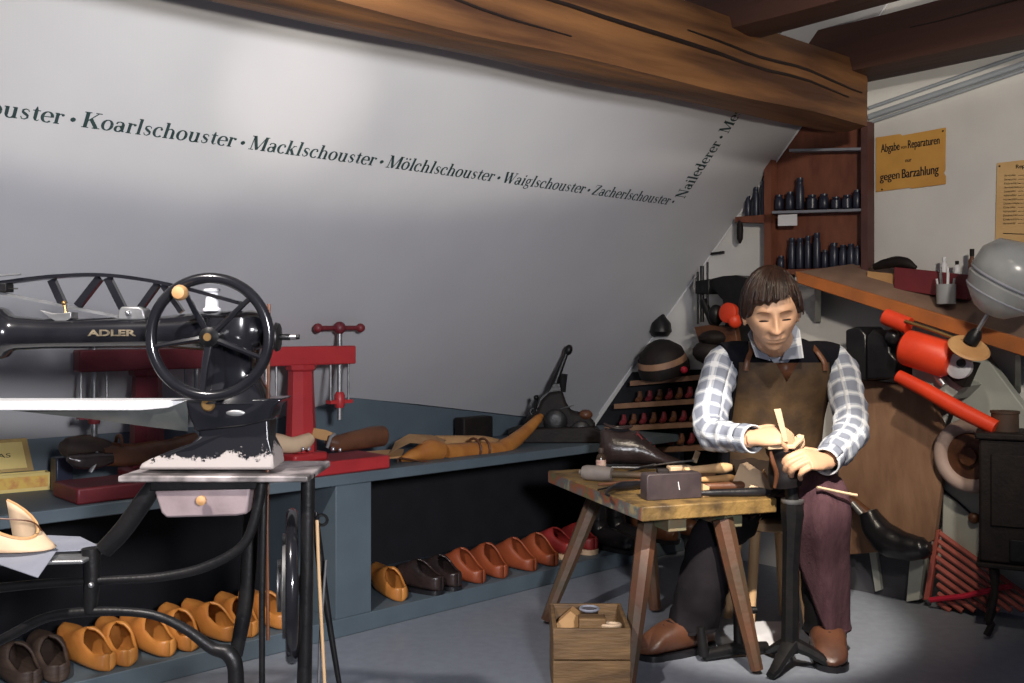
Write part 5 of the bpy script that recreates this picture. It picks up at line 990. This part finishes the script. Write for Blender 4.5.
for k in range(9):
    x0_, y0_ = 934 + k * 0.6, 529 + k * 9.2; x1_, y1_ = 1040, 529 + k * 9.2 + (1040 - x0_) * 0.72
    if y1_ > 611: x1_ = x0_ + (611 - y0_) / 0.72; y1_ = 611
    if x1_ - x0_ < 5: continue
    mb = gtube(((x0_, y0_), (x1_, y1_)), 0.0095, 0.125, 8); single('red_rod', mb, 'pink', 'pinkish red rod of the slanted bundle, ' + ORD[k] + ' from the top', 'rod', group='slanted red rods')
mb = gtube(((930, 600), (965, 596), (1000, 588), (1012, 586)), 0.0095, 0.145, 8); single('red_rod', mb, 'redrod', 'bright red rod lying across the slanted bundle', 'rod')
# black boot and fittings at the foot of the board
hb2 = thing('hanging_boot', 'black shiny boot hanging in front of the brown board', 'boot', onG(900, 555, 0.2))
mb = gtube(((868, 512), (876, 528), (890, 541), (908, 547), (922, 548), (930, 547)), [0.035, 0.05, 0.058, 0.05, 0.04, 0.018], 0.22, 14, sub=5); part('upper', mb, 'leather_black', hb2)
mb = gtube(((874, 542), (892, 554), (912, 557), (930, 553)), [0.02, 0.022, 0.022, 0.016], 0.22, 10, sub=4, flat=0.6); part('sole', mb, 'iron', hb2)
mb = gtube(((838, 492), (856, 506), (876, 522), (882, 530)), [0.02, 0.024, 0.024, 0.014], 0.19, 12, sub=3); single('leather_roll', mb, 'leather_brown', 'red-brown leather roll slanting down beside the black boot', 'leather')
rl = thing('steel_roller', 'small bright steel roller beside the black boot', 'roller', onG(872, 526, 0.2)); mb = MB(); mb.torus(onG(873, 517, 0.22), -d3, 0.022, 0.006, 20, 6); part('ring', mb, 'grey_steel', rl); mb = gtube(((852, 503), (862, 514)), 0.012, 0.21); part('spindle', mb, 'grey_steel', rl)
# signs
sg = thing('repair_sign', 'aged orange card sign with black German lettering on the white wall', 'sign', onG(911, 192, 0.006))
mb = MB(); gq(mb, ((876, 137.5), (900, 134), (902, 135.5), (945.5, 127.5), (945, 170), (943.5, 173), (945.5, 176), (945.5, 184), (912, 188.5), (910, 187.5), (876, 192)), 0.006, 0.004); part('card', mb, 'sign', sg)
def gtext(mb, body, x0, y0, x1, y1, h, bold=0.02):   # lettering lying on the end wall; pixel ends of its baseline, height in pixels
    a, b = onG(x0, y0, 0.0072), onG(x1, y1, 0.0072); ex = (b - a); wd = ex.length; ex.normalize(); up_ = onG(x0, y0 - h, 0.0072) - a; hh = up_.length
    vs, fs = font_mesh(body, 1.0, 0.0); xs_ = [v.x for v in vs]; ym = 0.73; k = wd / (max(xs_) - min(xs_)); x_0 = min(xs_)
    for dx in ((-bold, 0, bold) if bold else (0,)): mb.add([a + ex * ((v.x + dx - x_0) * k) + V((0, 0, 1)) * (v.y / ym * hh) - d3 * dx * 0.001 for v in vs], fs)
for args in (('Abgabe', 881, 152.5, 899.5, 149.8, 8.5, 0.03), ('von', 901, 149, 906.5, 148.2, 4, 0.02), ('Reparaturen', 908, 148.3, 939.5, 143.8, 8.5, 0.03), ('nur', 905.5, 162.3, 911.5, 161.4, 4.2, 0.02), ('gegen', 880, 181, 899.5, 178.3, 8.5, 0.03), ('Barzahlung', 902, 178.2, 938.5, 173.4, 9.5, 0.03)):
    mb = MB(); gtext(mb, *args); part('lettering', mb, 'black_ink', sg)
for px, py in ((943, 131), (882, 189.5)):
    mb = MB(); mb.ball(onG(px, py, 0.008), 0.0035, 10); part('nail', mb, 'iron', sg)
pl_ = thing('price_list', 'tan printed price list pinned to the white wall at the right edge', 'notice', onG(1010, 247, 0.006))
mb = MB(); gq(mb, ((997, 163), (1050, 157), (1050, 248), (995, 247)), 0.006, 0.004); part('card', mb, 'list', pl_)
mb = MB(); gtext(mb, 'Reparaturen', 1016, 168.5, 1046, 166, 4, 0.03); part('heading', mb, 'black_ink', pl_)
mb = MB()
for k in range(13):
    y = 176.5 + k * 4.0; gtext(mb, ('Herrensohlen', 'Damensohlen', 'Kindersohlen')[k % 3], 1004.5 - k * 0.12, y, 1015.5 + (k * 5 % 4), y - 0.6, 2.2, 0.0)
    gq(mb, ((1018, y - 1.3), (1030, y - 1.9), (1030, y - 1.5), (1018, y - 0.9)), 0.0068, 0.0004)
gq(mb, ((1003, 233), (1030, 234), (1030, 234.8), (1003, 233.8)), 0.0068, 0.0004); part('small_print', mb, 'black_ink', pl_)['kind'] = 'stuff'
mb = MB(); mb.ball(onG(999.5, 166, 0.008), 0.0035, 10); mb.ball(onG(998, 244, 0.008), 0.0035, 10); part('nail', mb, 'iron', pl_)
# ------------------------------------------------------------------ stove
SD = 3.20; sc_ = P(1022, 325, SD); sr = V((0.891, -0.454, 0)); sdp = V((0.454, 0.891, 0)); sb0 = V((sc_.x, sc_.y, 0))
def sz(py): return CAMH - (py - HY) / F * SD
def sb(x, y, z): return sb0 + sr * x + sdp * y + V((0, 0, z))
def sbox(mb, x0, x1, y0, y1, z0, z1): return mb.hexa([sb(x0, y0, z0), sb(x1, y0, z0), sb(x1, y1, z0), sb(x0, y1, z0)], [sb(x0, y0, z1), sb(x1, y0, z1), sb(x1, y1, z1), sb(x0, y1, z1)])
SW = 0.125
sto = thing('iron_stove', 'small black cast-iron stove on curved legs at the right edge', 'stove', sb(0, 0.1, 0))
mb = MB(); sbox(mb, -SW, SW, 0, 0.2, sz(566), sz(440)); part('body', mb, 'cast', sto, bevel=0.008)
mb = MB(); sbox(mb, -SW - 0.012, SW + 0.012, -0.014, 0.21, sz(441), sz(434)); part('top_plate', mb, 'cast', sto, bevel=0.006)
mb = MB(); sbox(mb, -SW - 0.008, SW + 0.008, -0.01, 0.21, sz(571), sz(566)); part('bottom_plate', mb, 'cast', sto, bevel=0.004)
mb = MB(); mb.lathe([(0.042, 0), (0.042, 0.058), (0.045, 0.059), (0.045, 0.066), (0.038, 0.066)], sb(-0.05, 0.08, sz(434)), n=20); part('flue_collar', mb, mat('rusty_flue', (0.07, 0.035, 0.02), (0.04, 0.025, 0.018), rough=0.7), sto)
mb = MB(); sbox(mb, -0.035, 0.10, -0.010, 0.0, sz(562), sz(540)); part('ash_door', mb, 'iron', sto, bevel=0.003)
mb = MB(); sbox(mb, -0.09, 0.10, -0.010, 0.0, sz(528), sz(455)); part('fire_door', mb, 'cast', sto, bevel=0.004)
for x_, y_ in ((-0.085, 0.02), (0.095, 0.02), (-0.085, 0.18), (0.095, 0.18)):
    z0 = sz(568); mb = MB(); mb.tube([sb(x_, y_, z0), sb(x_ + 0.006, y_, z0 * 0.6), sb(x_ - 0.012, y_ - 0.01, z0 * 0.25), sb(x_ - 0.002, y_ - 0.01, 0.05), sb(x_ - 0.018, y_ - 0.02, 0.012)], [0.015, 0.012, 0.014, 0.011, 0.011], 8, sub=3); part('leg', mb, 'cast', sto)
# ------------------------------------------------------------------ the seated cobbler
man = thing('person', 'seated cobbler figure in plaid shirt, black vest and brown leather apron, working on a boot', 'person', (0.885, 3.40, 0.0))
def g2(x, s): return math.exp(-(x / s) ** 2)
def sst(a, b, x):
    t = max(0.0, min(1.0, (x - a) / (b - a))); return t * t * (3 - 2 * t)
HF = V((-0.10, -0.945, -0.31)).normalized(); HU0 = V((-0.07, 0, 1)); HYl = -HF; HU = (HU0 - HYl * HU0.dot(HYl)).normalized(); HX = HYl.cross(HU)
HC = P(771, 311, 3.13); HS = 1.08
def hw(p): return HC + (HX * p.x + HYl * p.y + HU * p.z) * HS
def head_pt(x, y, z):
    """unit direction -> local head surface (face towards -y)"""
    w = 0.0755; 
    jaw = sst(0.05, -0.95, z); w *= 1 - 0.30 * jaw * (1.0 if y < 0.3 else 0.8)
    px, py, pz = x * w, y * 0.097, z * 0.118
    if y > 0: py *= 1 - 0.42 * sst(-0.15, -0.9, z)
    if y < 0:
        py *= 1 - 0.07 * g2(x, 0.5); pz -= 0.006 * jaw * (-y)
    if y < 0.15:
        fr = sst(0.15, -0.35, y)
        nose = g2(px, 0.0085 + 0.006 * g2(pz + 0.030, 0.014)) * (sst(0.030, -0.030, pz) * sst(-0.046, -0.034, pz)) * 0.031
        nose += g2(abs(px) - 0.012, 0.006) * g2(pz + 0.031, 0.009) * 0.007
        sock = -0.017 * g2(abs(px) - 0.031, 0.017) * g2(pz - 0.006, 0.012)
        lid = 0.006 * g2(abs(px) - 0.031, 0.011) * g2(pz - 0.003, 0.0075)
        brow = 0.0065 * g2(abs(px) - 0.028, 0.022) * g2(pz - 0.026, 0.009)
        cheek = 0.005 * g2(abs(px) - 0.042, 0.018) * g2(pz + 0.022, 0.018)
        lips = 0.0075 * g2(px, 0.021) * (g2(pz + 0.058, 0.0052) + g2(pz + 0.0695, 0.0055)) + 0.004 * g2(px, 0.028) * g2(pz + 0.062, 0.018)
        grv = -0.003 * g2(px, 0.022) * g2(pz + 0.0635, 0.0022)
        chin = 0.010 * g2(px, 0.022) * g2(pz + 0.100, 0.014); under = -0.004 * g2(px, 0.02) * g2(pz + 0.083, 0.007)
        fold = -0.0025 * g2(abs(px) - 0.026 - 0.25 * max(0, -0.04 - pz), 0.005) * g2(pz + 0.048, 0.016)
        py -= fr * (nose + sock + lid + brow + cheek + lips + grv + chin + under + fold)
    return V((px, py, pz))
def sphere_dirs(nu, nv):
    rings = []
    for i in range(nv + 1):
        a = math.pi * i / nv; z = -math.cos(a); w = math.sin(a); rings.append([(w * math.sin(2 * math.pi * j / nu), -w * math.cos(2 * math.pi * j / nu), z) for j in range(nu)])
    return rings
body = MB(); dirs = sphere_dirs(112, 100)
body.loft([[hw(head_pt(*d)) for d in r] for r in dirs])
for s in (-1, 1):
    rot = Matrix((HX, HYl, HU)).transposed() @ Matrix.Rotation(s * 0.35, 3, 'Z'); body.ball(hw(V((s * 0.076, 0.010, -0.006))), (0.008, 0.019, 0.031), 14, rot); body.ball(hw(V((s * 0.075, 0.004, -0.030))), (0.006, 0.010, 0.012), 10, rot)
body.tube([hw(V((0, 0.02, -0.02))), hw(V((0, 0.028, -0.085))), V((0.885, 3.325, 0.955)), V((0.895, 3.36, 0.90))], [0.050, 0.054, 0.060, 0.075], 18, sub=4)
body.tube([V((0.885, 3.46, 0.47)), V((0.89, 3.43, 0.65)), V((0.895, 3.38, 0.82)), V((0.895, 3.36, 0.92))], [0.115, 0.105, 0.115, 0.08], 18, sub=4, up=(0, 1, 0))
RSH = [V((0.80, 3.36, 0.90)), V((0.715, 3.35, 0.895)), V((0.66, 3.26, 0.795)), V((0.624, 3.15, 0.690)), V((0.662, 3.06, 0.680)), V((0.710, 2.972, 0.682))]
LSH = [V((0.99, 3.36, 0.90)), V((1.080, 3.35, 0.890)), V((1.088, 3.25, 0.79)), V((1.068, 3.15, 0.690)), V((1.003, 3.05, 0.650)), V((0.932, 2.962, 0.618))]
for pth in (RSH, LSH): body.tube(pth, [0.05, 0.045, 0.04, 0.036, 0.034, 0.027], 14, sub=4)
RLG = [V((0.82, 3.43, 0.46)), V((0.745, 3.26, 0.392)), V((0.640, 3.125, 0.365)), V((0.603, 3.11, 0.24)), V((0.572, 3.14, 0.095))]
LLG = [V((0.95, 3.43, 0.46)), V((0.945, 3.20, 0.480)), V((0.925, 3.005, 0.485)), V((0.946, 3.055, 0.30)), V((0.972, 3.11, 0.095))]
for pth in (RLG, LLG): body.tube(pth, [0.07, 0.06, 0.05, 0.045, 0.035], 14, sub=4)
def hand(mb, wrist, f, b, side, bends, spread=0.0185, k=1.0, thumb=((0.55, 0.55, -0.35), (0.75, 0.15, -0.45), (0.85, -0.1, -0.4))):
    f = V(f).normalized(); b = V(b); b = (b - f * b.dot(f)).normalized(); s = b.cross(f) * side
    tops = []
    rows = []
    for (u, w, th) in ((-0.012, 0.026, 0.020), (0.012, 0.030, 0.019), (0.04, 0.039, 0.0175), (0.07, 0.042, 0.0155), (0.088, 0.040, 0.012)):
        c = wrist + f * u * k; rows.append([c + s * (w * k * math.cos(q)) + b * (th * k * math.sin(q)) for q in (2 * math.pi * j / 16 for j in range(16))])
    mb.loft(rows)
    for i in range(4):
        L = ((0.043, 0.026, 0.021), (0.047, 0.029, 0.022), (0.044, 0.027, 0.021), (0.035, 0.021, 0.018))[i]; r = (0.0092, 0.0094, 0.009, 0.008)[i] * k
        base = wrist + f * (0.082, 0.086, 0.083, 0.076)[i] * k + s * (1.5 - i) * spread * k; pts = [base - f * 0.02, base]; ang = 0; p = base
        for j in range(3):
            ang += math.radians(bends[i][j] if isinstance(bends[0], (list, tuple)) else bends[j]); p = p + (f * math.cos(ang) - b * math.sin(ang)) * L[j] * k; pts.append(p)
        mb.tube(pts, [r * 1.05, r * 1.12, r * 1.05, r, r * 0.72], 12, sub=4); tops.append(pts)
    p = wrist + f * 0.018 * k + s * 0.028 * k; pts = [p]
    for d_, l in zip(thumb, (0.040, 0.032, 0.026)): p = p + (f * d_[0] + s * d_[1] + b * d_[2]).normalized() * l * k; pts.append(p)
    mb.tube(pts, [0.016 * k, 0.0125 * k, 0.0105 * k, 0.0075 * k], 12, sub=4); return tops
hand(body, V((0.712, 2.966, 0.684)), (0.88, -0.38, 0.16), (0.02, -0.62, 0.78), 1, ((55, 80, 45), (60, 85, 45), (62, 85, 45), (60, 80, 45)))
hand(body, V((0.926, 2.952, 0.618)), (-0.84, -0.52, 0.14), (-0.30, -0.72, 0.62), -1, ((38, 55, 35), (42, 60, 35), (46, 60, 35), (50, 60, 30)))
def remesh(mb, name, voxel, smooth=2):
    me = mb.mesh(name); o = bpy.data.objects.new(name, me); col.objects.link(o)
    r = o.modifiers.new('r', 'REMESH'); r.mode = 'VOXEL'; r.voxel_size = voxel; r.use_smooth_shade = True
    if smooth:
        c = o.modifiers.new('s', 'SMOOTH'); c.factor = 0.4; c.iterations = smooth
    bpy.context.view_layer.update(); dg = bpy.context.evaluated_depsgraph_get(); m2 = bpy.data.meshes.new_from_object(o.evaluated_get(dg)); bpy.data.objects.remove(o); bpy.data.meshes.remove(me); return m2
def put_mesh(name, me, m_, parent, label=None):
    me.name = name; me.transform(Matrix.Translation(-org_of(parent))); me.materials.clear(); me.materials.append(M[m_]); me.shade_smooth(); o = link(bpy.data.objects.new(name, me), parent)
    if label: o['label'] = label
    return o
put_mesh('body', remesh(body, 'body', 0.0028), 'skin', man)
# face details
def fp(x, z, out=0.001):   # point on the face at local x,z
    best = None
    lo_, hi = -1.0, 0.0
    zz = z / 0.118; 
    for it in range(3):
        w = 0.0755 * (1 - 0.30 * sst(0.05, -0.95, zz)); xx = x / w; y = -math.sqrt(max(1 - xx * xx - zz * zz, 0.0)); p = head_pt(xx, y, zz); zz += (z - p.z) / 0.118
    return hw(V((p.x, p.y - out, p.z)))
for s in (-1, 1):
    mb = MB(); mb.tube([fp(s * x, z, 0.0005) for x, z in ((0.013, 0.020), (0.024, 0.0245), (0.036, 0.0245), (0.048, 0.018))], [0.0016, 0.0026, 0.0024, 0.0012], 8, sub=4, flat=0.6); part('eyebrow', mb, 'brow', man)
    mb = MB(); mb.tube([fp(s * x, z, 0.0002) for x, z in ((0.018, -0.002), (0.026, -0.003), (0.036, -0.0035), (0.044, -0.004))], [0.0012, 0.0027, 0.0029, 0.0015], 8, sub=4); part('eyelashes', mb, 'hair', man)
mb = MB(); mb.tube([fp(x, z, -0.0008) for x, z in ((-0.023, -0.0655), (-0.012, -0.0635), (0, -0.0645), (0.012, -0.0635), (0.023, -0.0655))], [0.0008, 0.0018, 0.0018, 0.0018, 0.0008], 8, sub=4); part('mouth', mb, 'lip', man)
# hair: thick cap with side-swept fringe
def hairline(x, y, z):
    front = sst(0.25, -0.55, y); side = sst(0.55, 0.95, abs(x))
    line = (-0.62) * (1 - front) + front * (0.36 + 0.22 * max(x, 0) + 0.10 * min(x, 0) - 0.05 * math.sin(x * 21) * 0.5)
    line = line * (1 - side * 0.9) + side * 0.9 * (-0.12 if y < 0.15 else -0.35)
    return line
hb_ = MB(); rr = []
for r in sphere_dirs(128, 90):
    out = []
    for d in r:
        x, y, z = d; p = head_pt(x, y, z) if not (y < 0.15 and z < 0.35) else V((x * 0.0755, y * 0.093, z * 0.118)); hl = hairline(x, y, z); k = sst(hl - 0.02, hl + 0.10, z)
        n_ = V((x / 0.0755, y / 0.095, z / 0.118)).normalized()
        ph = math.atan2(y - 0.15, x + 0.15); th = 0.0135 + 0.004 * noise.noise(V((ph * 9, z * 1.3, 2.0))) + 0.0022 * math.sin(ph * 34 + 3 * noise.noise(V((ph * 3, z, 0)))) 
        out.append(hw(p + n_ * (-0.022 * (1 - k) + th * k)))
    rr.append(out)
hb_.loft(rr)
crown = V((0.28, 0.25, 0.93)).normalized(); rnd = random.Random(3)
for k in range(240):
    a = rnd.uniform(0, 2 * math.pi); dx, dy = math.sin(a), -math.cos(a); pts = []; rad = []
    ln_ = None
    tgt = V((dx, dy, 0)); t_end = None; seq = []
    for i in range(12):
        f = i / 11; d_ = (crown * (1 - f) + V((dx * 1.0, dy * 1.0, 0.95 - 1.9 * f * 0.75)) * f * 1.2).normalized(); swe = 0.22 * f * sst(0.2, -0.6, d_.y); d_ = (d_ + V((-swe, 0, 0))).normalized()
        if d_.z < hairline(d_.x, d_.y, d_.z) + 0.0 + rnd.uniform(-0.03, 0.03): break
        p = V((d_.x * 0.0755, d_.y * 0.095, d_.z * 0.118)); n_ = V((d_.x / 0.0755, d_.y / 0.095, d_.z / 0.118)).normalized(); seq.append(hw(p + n_ * (0.0135 + rnd.uniform(0, 0.002))))
    if len(seq) > 3: hb_.tube(seq, [0.0035 - 0.0022 * (i / (len(seq) - 1)) for i in range(len(seq))], 5)
part('hair', hb_, 'hair', man, ang=80, label='short brown side-swept hair')
# vest: torso shell
TR = [(0.40, .885, 3.47, .165, .125), (0.50, .885, 3.465, .172, .135), (0.60, .887, 3.45, .168, .128), (0.70, .89, 3.42, .168, .124), (0.79, .893, 3.39, .178, .124), (0.86, .896, 3.365, .186, .118), (0.905, .898, 3.355, .180, .105), (0.94, .898, 3.35, .150, .088), (0.962, .896, 3.345, .105, .074), (0.975, .894, 3.34, .075, .064)]
def tring(z, cx, cy, a, b, n=40, e=0.8): return [V((cx + a * math.copysign(abs(math.cos(q)) ** e, math.cos(q)), cy + b * math.copysign(abs(math.sin(q)) ** e, math.sin(q)), z)) for q in (2 * math.pi * j / n for j in range(n))]
mb = MB(); mb.loft([tring(*r) for r in TR])
for pp in ((V((0.80, 3.36, 0.90)), V((0.745, 3.356, 0.898)), V((0.708, 3.35, 0.892))), (V((0.99, 3.36, 0.90)), V((1.045, 3.356, 0.898)), V((1.078, 3.35, 0.89)))): mb.tube(list(pp), [0.066, 0.069, 0.068], 24, sub=3)
part('vest', mb, 'cloth_black', man, ang=70)
def torso_front(x, z, out):
    for i in range(len(TR) - 1):
        if TR[i][0] <= z <= TR[i + 1][0]: break
    a, b = TR[i], TR[i + 1]; f = (z - a[0]) / (b[0] - a[0]); cx, cy, ww, dp = (a[k] + (b[k] - a[k]) * f for k in (1, 2, 3, 4)); c = min(abs((x - cx) / ww), 0.985) ** (1 / 0.8); return V((x, cy - dp * (math.sqrt(max(1 - c * c, 0.0))) ** 0.8 - out, z))
# plaid sleeves, collar
def cloth_tube(pts, rad, n=36, sub=10, amp=0.006, seed=0, cuff=True):
    P_, R_ = smooth_path(pts, rad, sub); rings = []; uvs = []; prev = None; L = 0; m_ = len(P_)
    for i, p in enumerate(P_):
        a = P_[max(i - 1, 0)]; b = P_[min(i + 1, m_ - 1)]; tg = (b - a).normalized(); ref = prev or V((0.3, -0.9, 0.2)); e1 = (ref - tg * ref.dot(tg)).normalized(); e2 = tg.cross(e1); prev = e1
        if i: L += (p - P_[i - 1]).length
        ring = []
        for j in range(n + 1):
            q = 2 * math.pi * j / n; rr_ = R_[i]; dsp = amp * (noise.noise(V((L * 26 + seed, math.cos(q) * 1.3, math.sin(q) * 1.3))) + 0.6 * noise.noise(V((L * 60 + seed, math.cos(q) * 2.6, math.sin(q) * 2.6))))
            if i > m_ - 3 and cuff: dsp *= 0.2
            ring.append(p + (e1 * math.cos(q) + e2 * math.sin(q)) * (rr_ + dsp)); uvs.append((q * 0.052, L))
        rings.append(ring)
    return rings, uvs
slv = []
for nm, pth, sd in (('sleeve', RSH, 0.0), ('sleeve', LSH, 9.0)):
    rings, uvs = cloth_tube(pth, [0.052, 0.061, 0.057, 0.053, 0.047, 0.041], seed=sd, amp=0.009)
    mb = MB(); mb.loft(rings, cap=False, closed=False, uvs=uvs); part(nm, mb, 'plaid', man, ang=80, solid=0.003, label='blue-grey and white plaid shirt sleeve')
    c0_, c1_ = pth[-1], pth[-2]; dr = (c0_ - c1_).normalized(); rings, uvs = cloth_tube([c0_ - dr * 0.035, c0_ + dr * 0.012], [0.0435, 0.0425], seed=sd + 3, sub=4, amp=0.001)
    mb = MB(); mb.loft(rings, cap=False, closed=False, uvs=uvs); part('cuff', mb, 'plaid', man, ang=80, solid=0.004)
NC = V((0.880, 3.335, 0.955)); rows = []; uvs = []
for k in range(4):
    f = k / 3; r = []
    for j in range(33):
        a = math.radians(-90 + 14 + (360 - 28) * j / 32); z = (0.965 + 0.012 * math.sin(a) + 0.02) * (1 - f) + f * (0.952 + 0.035 * math.sin(a) * 0.5) - (0.022 * f if math.sin(a) < 0 else 0) ; rad = 0.062 + 0.018 * f + (0.012 * f if abs(math.cos(a)) > 0.6 else 0)
        r.append(V((NC.x - 0.004 + rad * math.cos(a), NC.y - 0.012 + rad * 0.98 * math.sin(a), z))); uvs.append((a * 0.06, f * 0.05))
    rows.append(r)
mb = MB(); mb.loft(rows, cap=False, closed=False, uvs=uvs); part('collar', mb, 'plaid', man, ang=80, solid=0.003)
for quad in (((771, 361, 3.19), (756, 357, 3.20), (748, 334, 3.27), (753, 327, 3.29)), ((782, 360, 3.19), (804, 358, 3.20), (800, 330, 3.27), (795, 324, 3.29))):   # collar flaps
    pts = [P(*q) for q in quad]; bk = V((0, 0.006, 0)); mb = MB(); mb.add(pts + [p + bk for p in pts], [(0, 1, 2, 3), (7, 6, 5, 4), (0, 4, 5, 1), (1, 5, 6, 2), (2, 6, 7, 3), (3, 7, 4, 0)], [(0, 0.01), (.045, .0), (.045, .075), (.02, .09)] * 2); part('collar_tip', mb, 'plaid', man, bevel=0.001)
mb = MB(); rws = []
for k in range(5):
    z = 0.885 + 0.06 * k / 4; wd = 0.012 + 0.050 * k / 4; rws.append([torso_front(0.872 + wd * t, min(z, 0.96), 0.004 + 0.006 * k / 4) for t in (-1, -0.5, 0, 0.5, 1)])
mb.loft(rws, cap=False, closed=False, uvs=[(0.02 * i, 0.015 * j) for j in range(5) for i in range(5)]); part('shirt_front', mb, 'plaid', man, ang=80)
# apron bib
def bib(m_name, z0, z1, w0, w1, out, nm, m_, th=0.004, nz=22, nx=26, cx=0.889):
    rows = []
    for k in range(nz + 1):
        z = z0 + (z1 - z0) * k / nz; wd = w0 + (w1 - w0) * (k / nz) ** 2; rows.append([torso_front(cx + wd * (2 * j / nx - 1), z, out + 0.004 * noise.noise(V((j * 0.35, k * 0.3, 1)))) for j in range(nx + 1)])
    mb = MB(); mb.sheet(rows, th, up=V((0, -1, 0))); return part(nm, mb, m_, man, ang=80)
bib('bib', 0.50, 0.898, 0.155, 0.146, 0.014, 'apron_bib', 'suede').__setitem__('label', 'worn brown suede apron bib')
mb = MB(); zz = 0.897; mb.add([torso_front(0.889 - 0.036, zz, 0.0185), torso_front(0.889 + 0.036, zz, 0.0185), torso_front(0.889, 0.838, 0.0200)], [(0, 1, 2)]); part('bib_patch', mb, 'leather_brown', man, solid=0.001)
for s in (-1, 1):
    x = 0.889 + s * 0.128; mb = MB(); pts = [torso_front(x, 0.872, 0.021), torso_front(x - s * 0.003, 0.897, 0.021), torso_front(x - s * 0.012, 0.918, 0.014), torso_front(x - s * 0.022, 0.935, 0.008), V((0.889 + s * 0.098, 3.31, 0.958)), V((0.892 + s * 0.09, 3.36, 0.962))]
    mb.tube(pts, 0.0085, 8, sub=4, flat=0.35, up=(0, -0.7, 0.7)); part('apron_strap', mb, 'leather_brown', man)
rows = []
for k in range(10):   # apron skirt over the lap
    f = k / 9; r = []
    for j in range(15):
        u_ = 2 * j / 14 - 1; x = 0.885 + u_ * (0.155 - 0.01 * f); y = 3.325 - 0.235 * f; z = 0.575 - 0.05 * f - (0.055 * sst(0.55, 1.0, abs(u_)) * f) - (0.05 * sst(0.0, -0.9, u_) * f) + 0.012 * noise.noise(V((j * 0.5, k * 0.5, 4))); r.append(V((x, y, z)))
    rows.append(r)
mb = MB(); mb.sheet(rows, 0.004); part('apron_skirt', mb, 'suede_shaded', man, ang=80)
# trousers
mb = MB(); mb.loft([tring(z, .885, cy, a, b_) for z, cy, a, b_ in ((0.385, 3.46, .13, .10), (0.41, 3.465, .168, .14), (0.47, 3.465, .178, .142), (0.54, 3.46, .172, .135))])
for pth, rad, sd in ((RLG, [0.088, 0.062, 0.074, 0.080, 0.076], 1.0), (LLG, [0.092, 0.082, 0.070, 0.064, 0.060], 5.0)):
    rings, _ = cloth_tube(pth + [pth[-1] + V((0, 0, -0.035))], rad + [rad[-1]], seed=sd, amp=0.009, sub=7); mb.loft([r[:-1] for r in rings])
part('trousers', mb, 'trouser_black', man, ang=80)
# long leather apron flap falling over the left leg
P_, R_ = smooth_path(LLG + [LLG[-1] + V((0.004, 0.0, -0.03))], [0.105, 0.096, 0.083, 0.076, 0.073, 0.073], 9); rws = []; prev = None
for i, p in enumerate(P_):
    tg = (P_[min(i + 1, len(P_) - 1)] - P_[max(i - 1, 0)]).normalized(); ref = prev or V((0.0, 0.0, 1.0)); e1 = (ref - tg * ref.dot(tg)).normalized(); e2 = tg.cross(e1); prev = e1; f = i / (len(P_) - 1)
    ql = math.radians(95 - 125 * sst(0.45, 1.0, f)); qr = math.radians(-140); rws.append([p + (e1 * math.cos(q) + e2 * math.sin(q)) * (R_[i] + 0.006 * math.sin(q * 5 + 1.3 * f) + 0.003 * noise.noise(V((f * 9, q * 2, 3)))) for q in (ql + (qr - ql) * j / 22 for j in range(23))])
mb = MB(); mb.loft(rws, cap=False, closed=False); part('apron_flap', mb, 'trouser', man, ang=80, solid=0.003, label='purple-brown leather flap over the left leg')
# shoes
me_sh = shoe_rings(L=0.285, w=0.052, h=0.088, heel_h=0.105, open1=0.34, toe_up=0.004)
for heel, toe, sc in ((V((0.992, 3.175, 0)), V((0.945, 2.955, 0)), 1.0), (V((0.612, 3.175, 0)), V((0.408, 3.055, 0)), 1.0)):
    ax_ = (toe - heel).normalized(); c_ = (heel + toe) / 2; sd = V((-ax_.y, ax_.x, 0)); tr_ = lambda p, dz=0.016: c_ + ax_ * p.x + sd * p.y + V((0, 0, p.z + dz))
    mb = MB(); mb.loft([[tr_(p) for p in r] for r in me_sh], cap=False, closed=False); so = part('shoe', mb, mat('shoe_leather', (0.095, 0.038, 0.02), (0.06, 0.024, 0.014), rough=0.4, bump=0.1), man, ang=75, solid=0.004, merge=0.0006)
    out = [(r[0].x, max(p.y for p in r) * 1.05) for r in me_sh[:-1]]; mb = MB(); mb.prism([tr_(V((x, y, 0)), 0.0) for x, y in out] + [tr_(V((x, -y, 0)), 0.0) for x, y in out[::-1]], (0, 0, 0.018)); part('shoe_sole', mb, 'leather_black', so)
    mb = MB()
    for k in range(3): xk = 0.0 + 0.022 * k; zk = 0.092 - 0.010 * k; mb.tube([tr_(V((xk, -0.024, zk - 0.004))), tr_(V((xk + 0.004, 0, zk + 0.004))), tr_(V((xk, 0.024, zk - 0.004)))], 0.003, 6)
    part('shoe_laces', mb, 'leather_dark', so)
# knife in the right hand
kn_ = thing('cobbler_knife', 'pale flat cobbler knife held upright in the hand above the boot', 'knife', P(785, 436, 2.905))
mb = MB(); a, b = P(786, 442, 2.915), P(777.5, 409, 2.915); sdv = V((1, 0, 0.1)).normalized(); mb.hexa([a - sdv * 0.007, a + sdv * 0.007, a + sdv * 0.007 + V((0, 0.005, 0)), a - sdv * 0.007 + V((0, 0.005, 0))], [b - sdv * 0.010, b + sdv * 0.010, b + sdv * 0.010 + V((0, 0.005, 0)), b - sdv * 0.010 + V((0, 0.005, 0))]); part('blade', mb, 'leather_pale', kn_, bevel=0.001)
for o in bpy.data.objects:
    if 'org' in o: del o['org']
